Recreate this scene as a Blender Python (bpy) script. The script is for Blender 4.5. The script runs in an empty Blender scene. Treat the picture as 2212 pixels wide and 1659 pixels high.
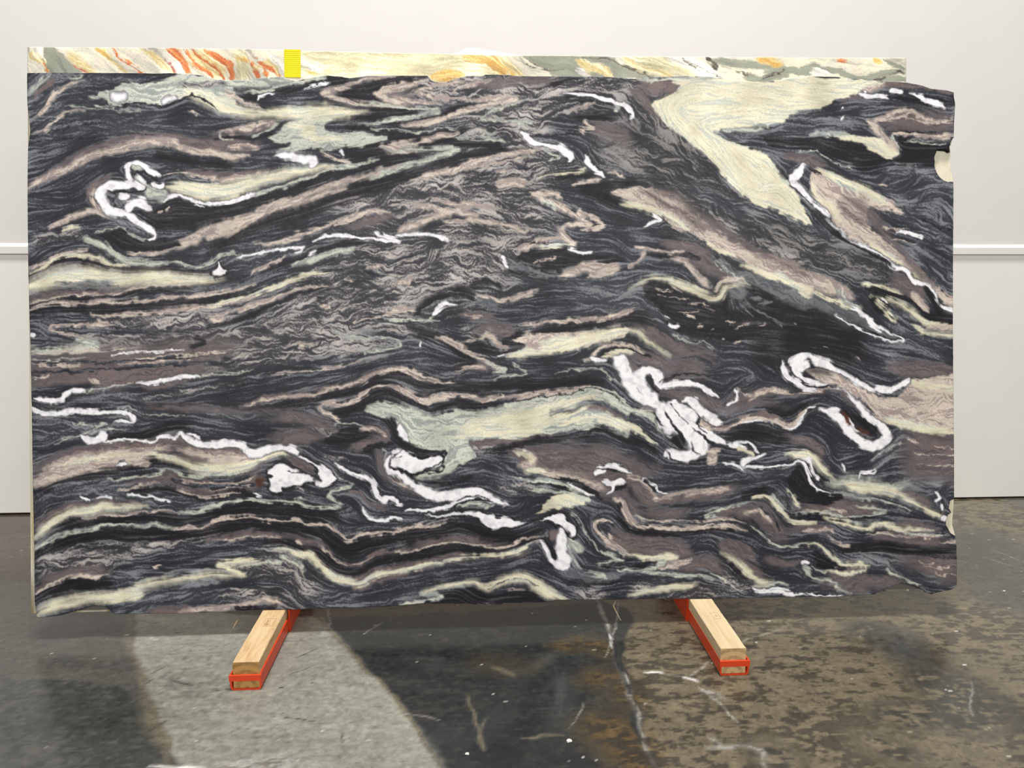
import bpy, bmesh, math, random
import numpy as np
from mathutils import Vector, Matrix

S = bpy.context.scene
COL = S.collection
RAD = math.radians

# ================================================================ camera, light, exposure
EYE = Vector((0.0, 0.0, 1.40)); YAW = RAD(2.926); PITCH = RAD(10.116); ROLL = RAD(0.048); FPX = 1600.0
cam_data = bpy.data.cameras.new('camera'); cam = bpy.data.objects.new('camera', cam_data); COL.objects.link(cam)
cam_data.sensor_fit = 'HORIZONTAL'; cam_data.sensor_width = 36.0; cam_data.lens = FPX / 2212.0 * 36.0
FW = Vector((math.sin(YAW) * math.cos(PITCH), math.cos(YAW) * math.cos(PITCH), -math.sin(PITCH)))
RT0 = Vector((math.cos(YAW), -math.sin(YAW), 0.0)); UP0 = RT0.cross(FW)
RT = RT0 * math.cos(ROLL) + UP0 * math.sin(ROLL); UP = RT.cross(FW)
cam.matrix_world = Matrix(((RT.x, UP.x, -FW.x, EYE.x), (RT.y, UP.y, -FW.y, EYE.y), (RT.z, UP.z, -FW.z, EYE.z), (0, 0, 0, 1)))
cam_data.clip_start = 0.05; cam_data.clip_end = 100
S.camera = cam

world = bpy.data.worlds.new('world'); S.world = world; world.use_nodes = True
bg = world.node_tree.nodes['Background']; bg.inputs[0].default_value = (1.0, 0.985, 0.965, 1); bg.inputs[1].default_value = 0.22

def area(name, loc, size, power, color, target):
    l = bpy.data.lights.new(name, 'AREA'); l.shape = 'RECTANGLE'; l.size, l.size_y = size; l.energy = power; l.color = color
    o = bpy.data.objects.new(name, l); COL.objects.link(o); o.location = loc
    o.rotation_euler = (Vector(target) - Vector(loc)).to_track_quat('-Z', 'Y').to_euler(); return o
area('ceiling_lamp_over_slab', (0.2, 1.7, 8.5), (4.0, 0.5), 880, (1.0, 0.98, 0.95), (0.1, 2.0, 0.0))
area('front_fill_light', (-2.8, -5.6, 4.2), (3.0, 1.2), 280, (1.0, 0.965, 0.945), (-1.2, 3.9, 0.9))  # added fill behind the camera, brightens the upright faces of slab and wall
area('front_fill_light', (3.0, -5.6, 4.2), (3.0, 1.2), 280, (1.0, 0.985, 0.915), (1.2, 3.9, 0.9))  # second added fill, tinted yellower for the right side

S.view_settings.view_transform = 'Standard'; S.view_settings.look = 'None'
S.view_settings.gamma = 1.0; S.view_settings.use_curve_mapping = False; S.view_settings.exposure = 0.0

# ================================================================ helpers
def on_plane(x, y, n, d):
    """where the survey sight line of photo point (x, y) meets the plane n.p = d"""
    v = FW + RT * ((x - 1106.0) / FPX) + UP * ((829.5 - y) / FPX)
    return EYE + v * ((d - n.dot(EYE)) / n.dot(v))

def tag(o, label=None, cat=None, group=None, kind=None):
    if label: o['label'] = label
    if cat: o['category'] = cat
    if group: o['group'] = group
    if kind: o['kind'] = kind
    return o

def empty(name, loc, rz=0.0):
    o = bpy.data.objects.new(name, None); COL.objects.link(o); o.location = loc; o.rotation_euler = (0, 0, rz); o.empty_display_size = 0.05; return o

def obj(name, bm, mat, parent=None, smooth=False):
    bmesh.ops.recalc_face_normals(bm, faces=bm.faces[:])
    me = bpy.data.meshes.new(name); bm.to_mesh(me); bm.free()
    if smooth:
        for p in me.polygons: p.use_smooth = True
    for m in (mat if isinstance(mat, (list, tuple)) else [mat]): me.materials.append(m)
    o = bpy.data.objects.new(name, me); COL.objects.link(o)
    if parent: o.parent = parent
    return o

def add_box(bm, x0, x1, y0, y1, z0, z1, bevel=0.0, seg=2, mi=0):
    r = bmesh.ops.create_cube(bm, size=1.0)
    for v in r['verts']:
        v.co = Vector((x0 + (v.co.x + .5) * (x1 - x0), y0 + (v.co.y + .5) * (y1 - y0), z0 + (v.co.z + .5) * (z1 - z0)))
    fs = list({f for v in r['verts'] for f in v.link_faces})
    if bevel:
        es = list({e for v in r['verts'] for e in v.link_edges})
        b = bmesh.ops.bevel(bm, geom=es, offset=bevel, segments=seg, profile=.5, affect='EDGES')
        fs = b['faces'] + [f for f in fs if f.is_valid]
    for f in fs: f.material_index = mi
    return r['verts']

def add_prism(bm, pts, axis, a0, a1, mi=0):
    """outline pts (2-D) swept along axis 'x', 'y' or 'z' from a0 to a1"""
    def mk(p, a): return {'x': (a, p[0], p[1]), 'y': (p[0], a, p[1]), 'z': (p[0], p[1], a)}[axis]
    lo = [bm.verts.new(mk(p, a0)) for p in pts]; hi = [bm.verts.new(mk(p, a1)) for p in pts]
    n = len(pts); fs = [bm.faces.new(lo[::-1]), bm.faces.new(hi)]
    for i in range(n): fs.append(bm.faces.new((lo[i], lo[(i + 1) % n], hi[(i + 1) % n], hi[i])))
    for f in fs: f.material_index = mi
    return lo + hi

class NT:
    """small node-tree builder"""
    def __init__(s, name, rough=.5, spec=.5):
        s.m = bpy.data.materials.new(name); s.m.use_nodes = True; s.t = s.m.node_tree
        s.b = s.t.nodes['Principled BSDF']; s.b.inputs['Roughness'].default_value = rough; s.b.inputs['Specular IOR Level'].default_value = spec
    def n(s, typ, **kw):
        nd = s.t.nodes.new(typ)
        for k, v in kw.items():
            if hasattr(nd, k): setattr(nd, k, v)
            else: nd.inputs[k.replace('_', ' ')].default_value = v
        return nd
    def l(s, a, b): s.t.links.new(a, b)
    def coord(s, scale=(1, 1, 1), out='Object', rot=(0, 0, 0)):
        t = s.n('ShaderNodeTexCoord'); mp = s.n('ShaderNodeMapping'); mp.inputs['Scale'].default_value = scale; mp.inputs['Rotation'].default_value = rot
        s.l(t.outputs[out], mp.inputs[0]); return mp.outputs[0]
    def noise(s, vec, scale, detail=4, rough=.55, dist=0.0):
        nd = s.n('ShaderNodeTexNoise'); nd.inputs['Scale'].default_value = scale; nd.inputs['Detail'].default_value = detail
        nd.inputs['Roughness'].default_value = rough; nd.inputs['Distortion'].default_value = dist; s.l(vec, nd.inputs['Vector']); return nd.outputs[0]
    def ramp(s, fac, stops):
        r = s.n('ShaderNodeValToRGB'); e = r.color_ramp.elements
        while len(e) < len(stops): e.new(.5)
        for i, (p, c) in enumerate(stops): e[i].position = p; e[i].color = (*c, 1)
        s.l(fac, r.inputs[0]); return r.outputs[0]
    def mix(s, fac, a, b, mode='MIX'):
        m = s.n('ShaderNodeMix', data_type='RGBA', blend_type=mode)
        for k, v in ((0, fac), (6, a), (7, b)):
            if hasattr(v, 'is_linked'): s.l(v, m.inputs[k])
            else: m.inputs[k].default_value = v if k == 0 else (*v, 1)
        return m.outputs[2]
    def bump(s, h, strength=.3, dist=.002):
        b = s.n('ShaderNodeBump'); b.inputs['Strength'].default_value = strength; b.inputs['Distance'].default_value = dist
        s.l(h, b.inputs['Height']); s.l(b.outputs[0], s.b.inputs['Normal'])
    def map(s, v, a, b, c, d):
        m = s.n('ShaderNodeMapRange'); m.inputs[1].default_value = a; m.inputs[2].default_value = b; m.inputs[3].default_value = c; m.inputs[4].default_value = d
        s.l(v, m.inputs[0]); return m.outputs[0]
    def base(s, c):
        if hasattr(c, 'is_linked'): s.l(c, s.b.inputs['Base Color'])
        else: s.b.inputs['Base Color'].default_value = (*c, 1)
def lin(r, g, b):
    f = lambda c: (c / 12.92 if c <= 0.04045 else ((c + 0.055) / 1.055) ** 2.4)
    return tuple(f(v / 255.0) for v in (r, g, b))
def lin_np(a):
    a = np.asarray(a, np.float32) / 255.0
    return np.where(a <= 0.04045, a / 12.92, ((a + 0.055) / 1.055) ** 2.4).astype(np.float32)

def grid_object(name, co, quads, rgb, mat, parent=None):
    """one mesh from numpy vertices, quads and linear vertex colours"""
    me = bpy.data.meshes.new(name)
    me.vertices.add(len(co)); me.vertices.foreach_set('co', np.ascontiguousarray(co, np.float32).ravel())
    me.loops.add(quads.size); me.loops.foreach_set('vertex_index', np.ascontiguousarray(quads, np.int32).ravel())
    me.polygons.add(len(quads)); me.polygons.foreach_set('loop_start', np.arange(0, quads.size, 4, dtype=np.int32))
    at = me.attributes.new('stone_colour', 'FLOAT_COLOR', 'POINT')
    at.data.foreach_set('color', np.ascontiguousarray(np.concatenate([rgb, np.ones((len(rgb), 1), np.float32)], 1), np.float32).ravel())
    me.update(calc_edges=True); me.materials.append(mat)
    o = bpy.data.objects.new(name, me); COL.objects.link(o)
    if parent: o.parent = parent
    return o

# ---------------------------------------------------------------- stone pattern
# strata of the slab as drawn lines; each line: kind half-width~softness x y x y ...
def noise2(shape, cell, seed, octaves=1):
    """smooth value noise, roughly in -1..1, cell in grid units (a number or (cy, cx))"""
    out = np.zeros(shape, np.float32); amp = 1.0; tot = 0.0
    cy, cx = cell if isinstance(cell, tuple) else (cell, cell)
    for o in range(octaves):
        r = np.random.default_rng(seed * 31 + o)
        ny, nx = int(shape[0] / cy) + 4, int(shape[1] / cx) + 4
        g = r.standard_normal((ny, nx)).astype(np.float32)
        ys = np.arange(shape[0], dtype=np.float32) / cy; xs = np.arange(shape[1], dtype=np.float32) / cx
        iy = ys.astype(int); ix = xs.astype(int)
        fy = (ys - iy); fx = (xs - ix)
        fy = (fy * fy * (3 - 2 * fy))[:, None]; fx = (fx * fx * (3 - 2 * fx))[None, :]
        a = g[iy][:, ix]; b = g[iy][:, ix + 1]; c = g[iy + 1][:, ix]; d = g[iy + 1][:, ix + 1]
        out += amp * ((a * (1 - fx) + b * fx) * (1 - fy) + (c * (1 - fx) + d * fx) * fy)
        tot += amp * amp; amp *= 0.55; cy = max(cy / 2, 1.0); cx = max(cx / 2, 1.0)
    return out / math.sqrt(tot) / 0.75

def blur(a, s):
    n = max(1, int(s * 3)); k = np.exp(-0.5 * (np.arange(-n, n + 1) / s) ** 2).astype(np.float32); k /= k.sum()
    for ax in (0, 1):
        pad = [(n, n), (0, 0)] if ax == 0 else [(0, 0), (n, n)]
        p = np.pad(a, pad, mode='edge'); r = np.zeros_like(a)
        for i, kv in enumerate(k):
            r += kv * (p[i:i + a.shape[0]] if ax == 0 else p[:, i:i + a.shape[1]])
        a = r
    return a

def catmull(P, n=4):
    P = np.asarray(P, np.float32)
    if len(P) < 3: 
        t = np.linspace(0, 1, n + 1)[:, None]; return P[0] * (1 - t) + P[-1] * t
    Q = np.vstack([2 * P[0] - P[1], P, 2 * P[-1] - P[-2]]); out = []
    for i in range(len(P) - 1):
        a, b, c, d = Q[i:i + 4]
        for t in np.arange(n) / n:
            out.append(0.5 * (2 * b + (c - a) * t + (2 * a - 5 * b + 4 * c - d) * t * t + (3 * b - a - 3 * c + d) * t ** 3))
    out.append(P[-1]); return np.array(out, np.float32)

def srgb(r, g, b):
    f = lambda c: (c / 12.92 if c <= 0.04045 else ((c + 0.055) / 1.055) ** 2.4)
    return [f(c / 255.0) for c in (r, g, b)]

# kind: main colour, lamina colour, share of laminae, strength  (8-bit colours)
KIND = {
 'D': ((44, 45, 52), (104, 106, 112), .24, .75), 'N': ((29, 28, 33), (66, 64, 67), .18, .7),
 'S': ((56, 59, 66), (116, 118, 121), .38, .8), 'Z': ((54, 55, 59), (120, 116, 114), .43, .85), 'L': ((116, 118, 121), (58, 60, 66), .45, .8),
 'G': ((60, 60, 65), (154, 148, 145), .45, .95), 'M': ((116, 104, 103), (64, 58, 62), .42, .8),
 'P': ((207, 194, 182), (118, 106, 104), .42, .85), 'C': ((217, 211, 185), (148, 153, 147), .26, .85),
 'E': ((199, 201, 188), (110, 116, 115), .40, .85), 'W': ((229, 228, 231), (180, 178, 184), .22, .6),
 'B': ((82, 50, 42), (50, 34, 32), .4, .7),
 # honey and orange onyx
 'I': ((232, 226, 208), (224, 208, 178), .35, .6), 'K': ((158, 161, 145), (132, 136, 122), .3, .6), 'Y': ((226, 204, 146), (232, 222, 196), .3, .6),
 'O': ((216, 118, 66), (232, 170, 116), .3, .7), 'U': ((228, 182, 104), (232, 210, 150), .3, .7), 'R': ((190, 74, 70), (214, 140, 120), .3, .7),
 'H': ((226, 217, 176), (232, 226, 200), .3, .5), 'Q': ((236, 232, 222), (222, 216, 204), .3, .5), 'V': ((88, 82, 72), (120, 114, 100), .3, .6),
 'X': ((205, 204, 196), (180, 178, 170), .3, .6)}

def parse(text):
    items, flow = [], []; ox = oy = 0.0
    for ln in text.strip().splitlines():
        t = ln.split()
        if not t: continue
        if t[0][0] == '@': ox, oy = float(t[0][1:]), float(t[1]); continue
        if t[0] == 'poly':
            pts = np.array(t[2:], float).reshape(-1, 2) / 4.424 + (ox, oy)
            k = t[1]; pr = 0 if k in 'GSMDZ' else 2
            if k.islower(): pr = 7 if k in 'nb' else 4.6
            if k == 'W': items.append((5.8, 'N', [2.2], 1.6, np.vstack([pts, pts[:1]])))
            items.append((pr, k, None, 2.0, pts)); continue
        k, w = t[0], t[1]; soft = None
        if '~' in w: w, s = w.split('~'); soft = float(s)
        w = [float(v) for v in w.split(',')]
        pts = np.array(t[2:], float).reshape(-1, 2) / 4.424 + (ox, oy)
        flow.append((pts, max(w) if k != 'F' else 20.0, k))
        if k == 'F': continue
        if soft is None:
            soft = max(w) * (.9 if k in 'GSMDZ' else .6 if k in 'PCEN' else .22) + .6
        pr = {'G': 1, 'S': 1, 'Z': 1, 'M': 1, 'D': 1, 'L': 2.5, 'N': 3, 'P': 4, 'C': 4, 'E': 4, 'W': 6, 'B': 4}.get(k, 5)
        if k == 'N' and max(w) < 4: pr = 5
        if k.islower(): pr = {'n': 7, 'b': 7.5, 'w': 8, 'p': 7, 'c': 7, 'e': 4.7, 'm': 6.5}.get(k, 4.8)
        if k == 'W' and max(w) > 3.4: items.append((5.8, 'N', [v + 1.6 for v in w], 1.4, pts))
        items.append((pr, k, w, soft, pts))
    items.sort(key=lambda i: i[0]); return items, flow

def paint(items, X, Y, Xw, Yw, step, base, margin, kinds=None):
    """channels: colour a, colour b, share, strength, quartz - painted in order"""
    kinds = kinds or KIND
    ny, nx = X.shape; gx0, gy0 = float(X[0, 0]), float(Y[0, 0])
    ch = np.zeros((9, ny, nx), np.float32)
    def col(k):
        a, b, s, st = kinds[k] if k in kinds else kinds[k.upper()]
        return list(a) + list(b) + [s, st, 1.0 if k.upper() == 'W' and kinds is KIND else 0.0]
    parts = [(f, col(k)) for k, f in base]
    for i in range(9): ch[i] = sum(f * c[i] for f, c in parts)
    def comp(sl, al, k):
        v = col(k)
        for i in range(9): ch[i][sl] += al * (v[i] - ch[i][sl])
    for pr, k, w, soft, pts in items:
        q = catmull(np.vstack([pts, pts[:1]]) if w is None else pts, 4)
        wid = 0 if w is None else max(w)
        mar = wid + soft + margin
        a0, a1 = int((q[:, 0].min() - mar - gx0) / step), int((q[:, 0].max() + mar - gx0) / step) + 2
        b0, b1 = int((q[:, 1].min() - mar - gy0) / step), int((q[:, 1].max() + mar - gy0) / step) + 2
        a0, b0, a1, b1 = max(a0, 0), max(b0, 0), min(a1, nx), min(b1, ny)
        if a1 <= a0 or b1 <= b0: continue
        sl = (slice(b0, b1), slice(a0, a1)); xs, ys = Xw[sl], Yw[sl]
        if w is None:
            best = np.full(xs.shape, 1e9, np.float32); inside = np.zeros(xs.shape, bool)
            for (x0, y0), (x1, y1) in zip(q[:-1], q[1:]):
                dx, dy = x1 - x0, y1 - y0; l2 = dx * dx + dy * dy + 1e-9
                t = np.clip(((xs - x0) * dx + (ys - y0) * dy) / l2, 0, 1)
                best = np.minimum(best, (xs - x0 - t * dx) ** 2 + (ys - y0 - t * dy) ** 2)
                if y0 != y1: inside ^= ((y0 > ys) != (y1 > ys)) & (xs < dx * (ys - y0) / (y1 - y0) + x0)
            d = np.sqrt(best); d = np.where(inside, -d, d); u = np.clip(.5 - d / (2 * soft), 0, 1)
            comp(sl, u * u * (3 - 2 * u), k); continue
        n = len(q); ws = np.interp(np.linspace(0, 1, n), np.linspace(0, 1, len(w)), w) if len(w) > 1 else np.full(n, w[0])
        # strands thin out towards both ends
        if n > 2:
            run = np.concatenate([[0], np.cumsum(np.hypot(*np.diff(q, axis=0).T))]); run /= run[-1] + 1e-6
            ws = ws * (np.clip(.2 + 4 * np.minimum(run, 1 - run), 0, 1) if wid >= 9 and k.upper() in 'GSMDZ' else np.clip(.45 + 5 * np.minimum(run, 1 - run), 0, 1))
        sd = np.full(xs.shape, -1e9, np.float32)
        for i in range(n - 1):
            x0, y0 = q[i]; x1, y1 = q[i + 1]; m2 = wid + soft + margin * .6
            c0 = np.searchsorted(X[0, a0:a1], min(x0, x1) - m2); c1 = np.searchsorted(X[0, a0:a1], max(x0, x1) + m2)
            r0 = np.searchsorted(Y[b0:b1, 0], min(y0, y1) - m2); r1 = np.searchsorted(Y[b0:b1, 0], max(y0, y1) + m2)
            if c1 <= c0 or r1 <= r0: continue
            xx, yy = xs[r0:r1, c0:c1], ys[r0:r1, c0:c1]
            dx, dy = x1 - x0, y1 - y0; l2 = dx * dx + dy * dy + 1e-9
            t = np.clip(((xx - x0) * dx + (yy - y0) * dy) / l2, 0, 1)
            d = np.sqrt((xx - x0 - t * dx) ** 2 + (yy - y0 - t * dy) ** 2)
            sd[r0:r1, c0:c1] = np.maximum(sd[r0:r1, c0:c1], ws[i] + t * (ws[i + 1] - ws[i]) - d)
        u = np.clip(.5 + sd / (2 * soft), 0, 1)
        comp(sl, u * u * (3 - 2 * u), k)
    return ch

def stone_canvas(text, bounds, step, base, crinkle=1.0):
    PX0, PX1, PY0, PY1 = bounds; STEP = step
    items, flow = parse(text)
    nx, ny = int((PX1 - PX0) / STEP) + 1, int((PY1 - PY0) / STEP) + 1
    shape = (ny, nx)
    X = (PX0 + np.arange(nx) * STEP).astype(np.float32)[None, :] + np.zeros((ny, 1), np.float32)
    Y = (PY0 + np.arange(ny) * STEP).astype(np.float32)[:, None] + np.zeros((1, nx), np.float32)
    # --- lamina direction: double-angle tensor splatted from every drawn line, filled outwards
    cell = 6.0; cx, cy = int((PX1 - PX0) / cell) + 2, int((PY1 - PY0) / cell) + 2
    T = np.zeros((3, cy, cx), np.float32)
    for pts, w, k in flow:
        q = catmull(pts, 10); d = np.diff(q, axis=0); L = np.hypot(d[:, 0], d[:, 1]) + 1e-6
        th = np.arctan2(d[:, 1], d[:, 0]); m = (q[1:] + q[:-1]) / 2
        ii = ((m[:, 1] - PY0) / cell).astype(int); jj = ((m[:, 0] - PX0) / cell).astype(int)
        ok = (ii >= 0) & (ii < cy) & (jj >= 0) & (jj < cx)
        wt = L * (0.5 if k in 'DSGM' else 1.0)
        np.add.at(T[0], (ii[ok], jj[ok]), (wt * np.cos(2 * th))[ok]); np.add.at(T[1], (ii[ok], jj[ok]), (wt * np.sin(2 * th))[ok])
        np.add.at(T[2], (ii[ok], jj[ok]), wt[ok])
    acc = np.zeros((2, cy, cx), np.float32)
    for s, g in ((1.3, 1.0), (3.0, .35), (8.0, .06), (22.0, .01)):
        acc += g * np.stack([blur(T[0], s), blur(T[1], s)])
    acc /= np.hypot(acc[0], acc[1]) + 1e-9
    gi = (Y - PY0) / cell; gj = (X - PX0) / cell
    i0 = np.clip(gi.astype(int), 0, cy - 2); j0 = np.clip(gj.astype(int), 0, cx - 2); fi = gi - i0; fj = gj - j0
    bil = lambda f: (f[i0, j0] * (1 - fj) + f[i0, j0 + 1] * fj) * (1 - fi) + (f[i0 + 1, j0] * (1 - fj) + f[i0 + 1, j0 + 1] * fj) * fi
    ang = 0.5 * np.arctan2(bil(acc[1]), bil(acc[0]))
    # --- paint the strata; edges wander a little (crenulation)
    wx = crinkle * 2.0 * noise2(shape, 24, 11, 2) + .7 * noise2(shape, 6, 12, 2)
    wy = crinkle * 1.6 * noise2(shape, 24, 13, 2) + .9 * noise2(shape, 6, 14, 2)
    Xw, Yw = X + wx, Y + wy
    ch = paint(items, X, Y, X + wx, Y + wy, step, base, 14)
    # --- laminae: line integral convolution of grain along the (crinkled) strata direction
    wavy = np.clip((ch[6] - .2) * 4, 0, 1)
    def lic(angle, n, cellsize, seed, steps, h):
        src = noise2(shape, cellsize, seed, 1).ravel()
        vx, vy = np.cos(angle).astype(np.float32).ravel(), np.sin(angle).astype(np.float32).ravel()
        out = src.copy(); W = 1.0
        for sgn in (1.0, -1.0):
            px = (np.arange(ny * nx) % nx).astype(np.float32); py = (np.arange(ny * nx) // nx).astype(np.float32)
            dx, dy = vx * sgn, vy * sgn
            for s in range(steps):
                px += dx * h; py += dy * h
                np.clip(px, 0, nx - 1, out=px); np.clip(py, 0, ny - 1, out=py)
                idx = py.round().astype(np.int32) * nx + px.round().astype(np.int32)
                nvx, nvy = vx[idx], vy[idx]
                flip = np.where(nvx * dx + nvy * dy < 0, -1.0, 1.0).astype(np.float32)
                dx, dy = nvx * flip, nvy * flip
                out += src[idx] * (1 - s / steps)
        out = out.reshape(shape); out -= out.mean(); return out / out.std()
    a1 = ang + wavy * (.36 * noise2(shape, 11, 21) + .18 * noise2(shape, 6, 22)) + .07 * noise2(shape, 10, 23)
    fine = lic(a1, 1, 1.15, 31, 30, 1.0)
    a2 = ang + wavy * .22 * noise2(shape, 18, 24) + .05 * noise2(shape, 14, 25)
    broad = lic(a2, 1, 2.8, 32, 26, 1.5)
    big = noise2(shape, 34, 41, 2)
    # strata finger into each other: every lamina is carried a little across the layering
    crk = (.25 + .75 * wavy) * (.75 * noise2(shape, 6.5, 61) + .30 * noise2(shape, 3.2, 62))
    off = (np.clip(1.7 * broad + .8 * fine, -5, 5) / STEP) * (1 - .9 * ch[8]) + crk * (1 - .5 * ch[8])
    nxv, nyv = -np.sin(a2), np.cos(a2)
    def carried(f, o):
        jx = np.clip(np.arange(nx)[None, :] + nxv * o, 0, nx - 1.001); jy = np.clip(np.arange(ny)[:, None] + nyv * o, 0, ny - 1.001)
        x0 = jx.astype(np.int32); y0 = jy.astype(np.int32); u = jx - x0; v = jy - y0
        g = lambda c: (c[y0, x0] * (1 - u) + c[y0, x0 + 1] * u) * (1 - v) + (c[y0 + 1, x0] * (1 - u) + c[y0 + 1, x0 + 1] * u) * v
        return np.stack([g(c) for c in f])
    fine, broad = carried(np.stack([fine, broad]), crk)
    ch = carried(ch, off)
    grit = noise2(shape, 1.3, 63)
    fine = fine + .28 * grit
    lam = .95 * fine + .36 * broad + .28 * big * (1 - ch[8])
    lam = lam / lam.std()
    thr = 1.55 - 3.1 * ch[6]
    t = np.clip((lam - thr) / 1.9 + .5, 0, 1); t = t * t * (3 - 2 * t) * ch[7]
    lump = noise2(shape, 6, 51, 2); vein = np.clip(1 - np.abs(noise2(shape, (16, 26), 52, 3)) * 8, 0, 1)
    tq = np.clip(.28 * lump + .04, 0, .45) + .32 * vein
    t = t * (1 - ch[8]) + tq * ch[8]
    rgb = np.stack([ch[i] * (1 - t) + ch[i + 3] * t for i in range(3)], -1)
    tone = 1 + (1 - ch[8])[..., None] * (.055 * big[..., None] + .06 * fine[..., None] + .04 * broad[..., None])
    return np.clip(rgb * tone, 8, 250)

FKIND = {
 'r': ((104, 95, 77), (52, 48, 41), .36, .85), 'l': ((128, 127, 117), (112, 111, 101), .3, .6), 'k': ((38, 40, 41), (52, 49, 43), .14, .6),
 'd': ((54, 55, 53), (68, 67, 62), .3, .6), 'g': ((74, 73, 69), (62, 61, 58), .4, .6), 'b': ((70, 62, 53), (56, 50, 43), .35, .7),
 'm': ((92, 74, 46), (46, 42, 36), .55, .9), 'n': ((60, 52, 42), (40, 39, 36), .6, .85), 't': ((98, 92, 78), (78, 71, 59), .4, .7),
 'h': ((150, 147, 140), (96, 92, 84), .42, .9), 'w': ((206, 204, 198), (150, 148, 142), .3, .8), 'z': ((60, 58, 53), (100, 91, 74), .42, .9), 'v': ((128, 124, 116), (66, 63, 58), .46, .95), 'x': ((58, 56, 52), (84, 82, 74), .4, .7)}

def floor_canvas(text, x0, x1, y0, y1, step, to_floor):
    """worn concrete: patches, stains, joint and scuffs, in millimetres on the floor"""
    nx, ny = int((x1 - x0) / step) + 1, int((y1 - y0) / step) + 1; shape = (ny, nx)
    X = (x0 + np.arange(nx) * step).astype(np.float32)[None, :] + np.zeros((ny, 1), np.float32)
    Y = (y0 + np.arange(ny) * step).astype(np.float32)[:, None] + np.zeros((1, nx), np.float32)
    items = []
    for ln in text.strip().splitlines():
        t = ln.split(); k = t[1] if t[0] == 'poly' else t[0]
        pts = np.array([to_floor(float(t[i]), float(t[i + 1])) for i in range(2, len(t), 2)], np.float32)
        if t[0] == 'poly': items.append((0, k, None, 9.0, pts)); continue
        w, sft = t[1].split('~'); items.append((0, k, [float(w) * 1.0], float(sft) * 1.3 + 2, pts))
    wx = 9 * noise2(shape, 14, 71, 3) + 9 * noise2(shape, 60, 72, 2); wy = 9 * noise2(shape, 14, 73, 3) + 9 * noise2(shape, 60, 74, 2)
    wx *= .55; wy *= .55
    ch = paint(items, X, Y, X + wx, Y + wy, step, (('r', 1.0),), 90, FKIND)
    n1 = noise2(shape, (3.2, 6.5), 81, 3); n2 = noise2(shape, (26, 60), 82, 3); n3 = noise2(shape, 2.0, 83, 1); n4 = noise2(shape, (1.6, 7), 84, 2)
    f = .70 * n1 + .42 * n2 + .45 * n3 + .42 * n4; f /= f.std()
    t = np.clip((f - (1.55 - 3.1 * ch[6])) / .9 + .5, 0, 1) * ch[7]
    rgb = np.stack([ch[i] * (1 - t) + ch[i + 3] * t for i in range(3)], -1)
    rgb *= (1 + .05 * n2 + .05 * n3 + .035 * n4)[..., None]
    r = np.random.default_rng(5)                                   # grit and paint flecks ground into the surface
    for _ in range(420):
        i, j = r.integers(1, ny - 2), r.integers(1, nx - 3); c = r.choice([205, 190, 170, 40, 34]); wdt = 1 if r.random() < .8 else 2
        rgb[i:i + 1, j:j + wdt] += (np.array([c, c * .98, c * .93]) - rgb[i:i + 1, j:j + wdt]) * r.uniform(.35, .9)
    return np.clip(rgb, 8, 250)

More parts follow.
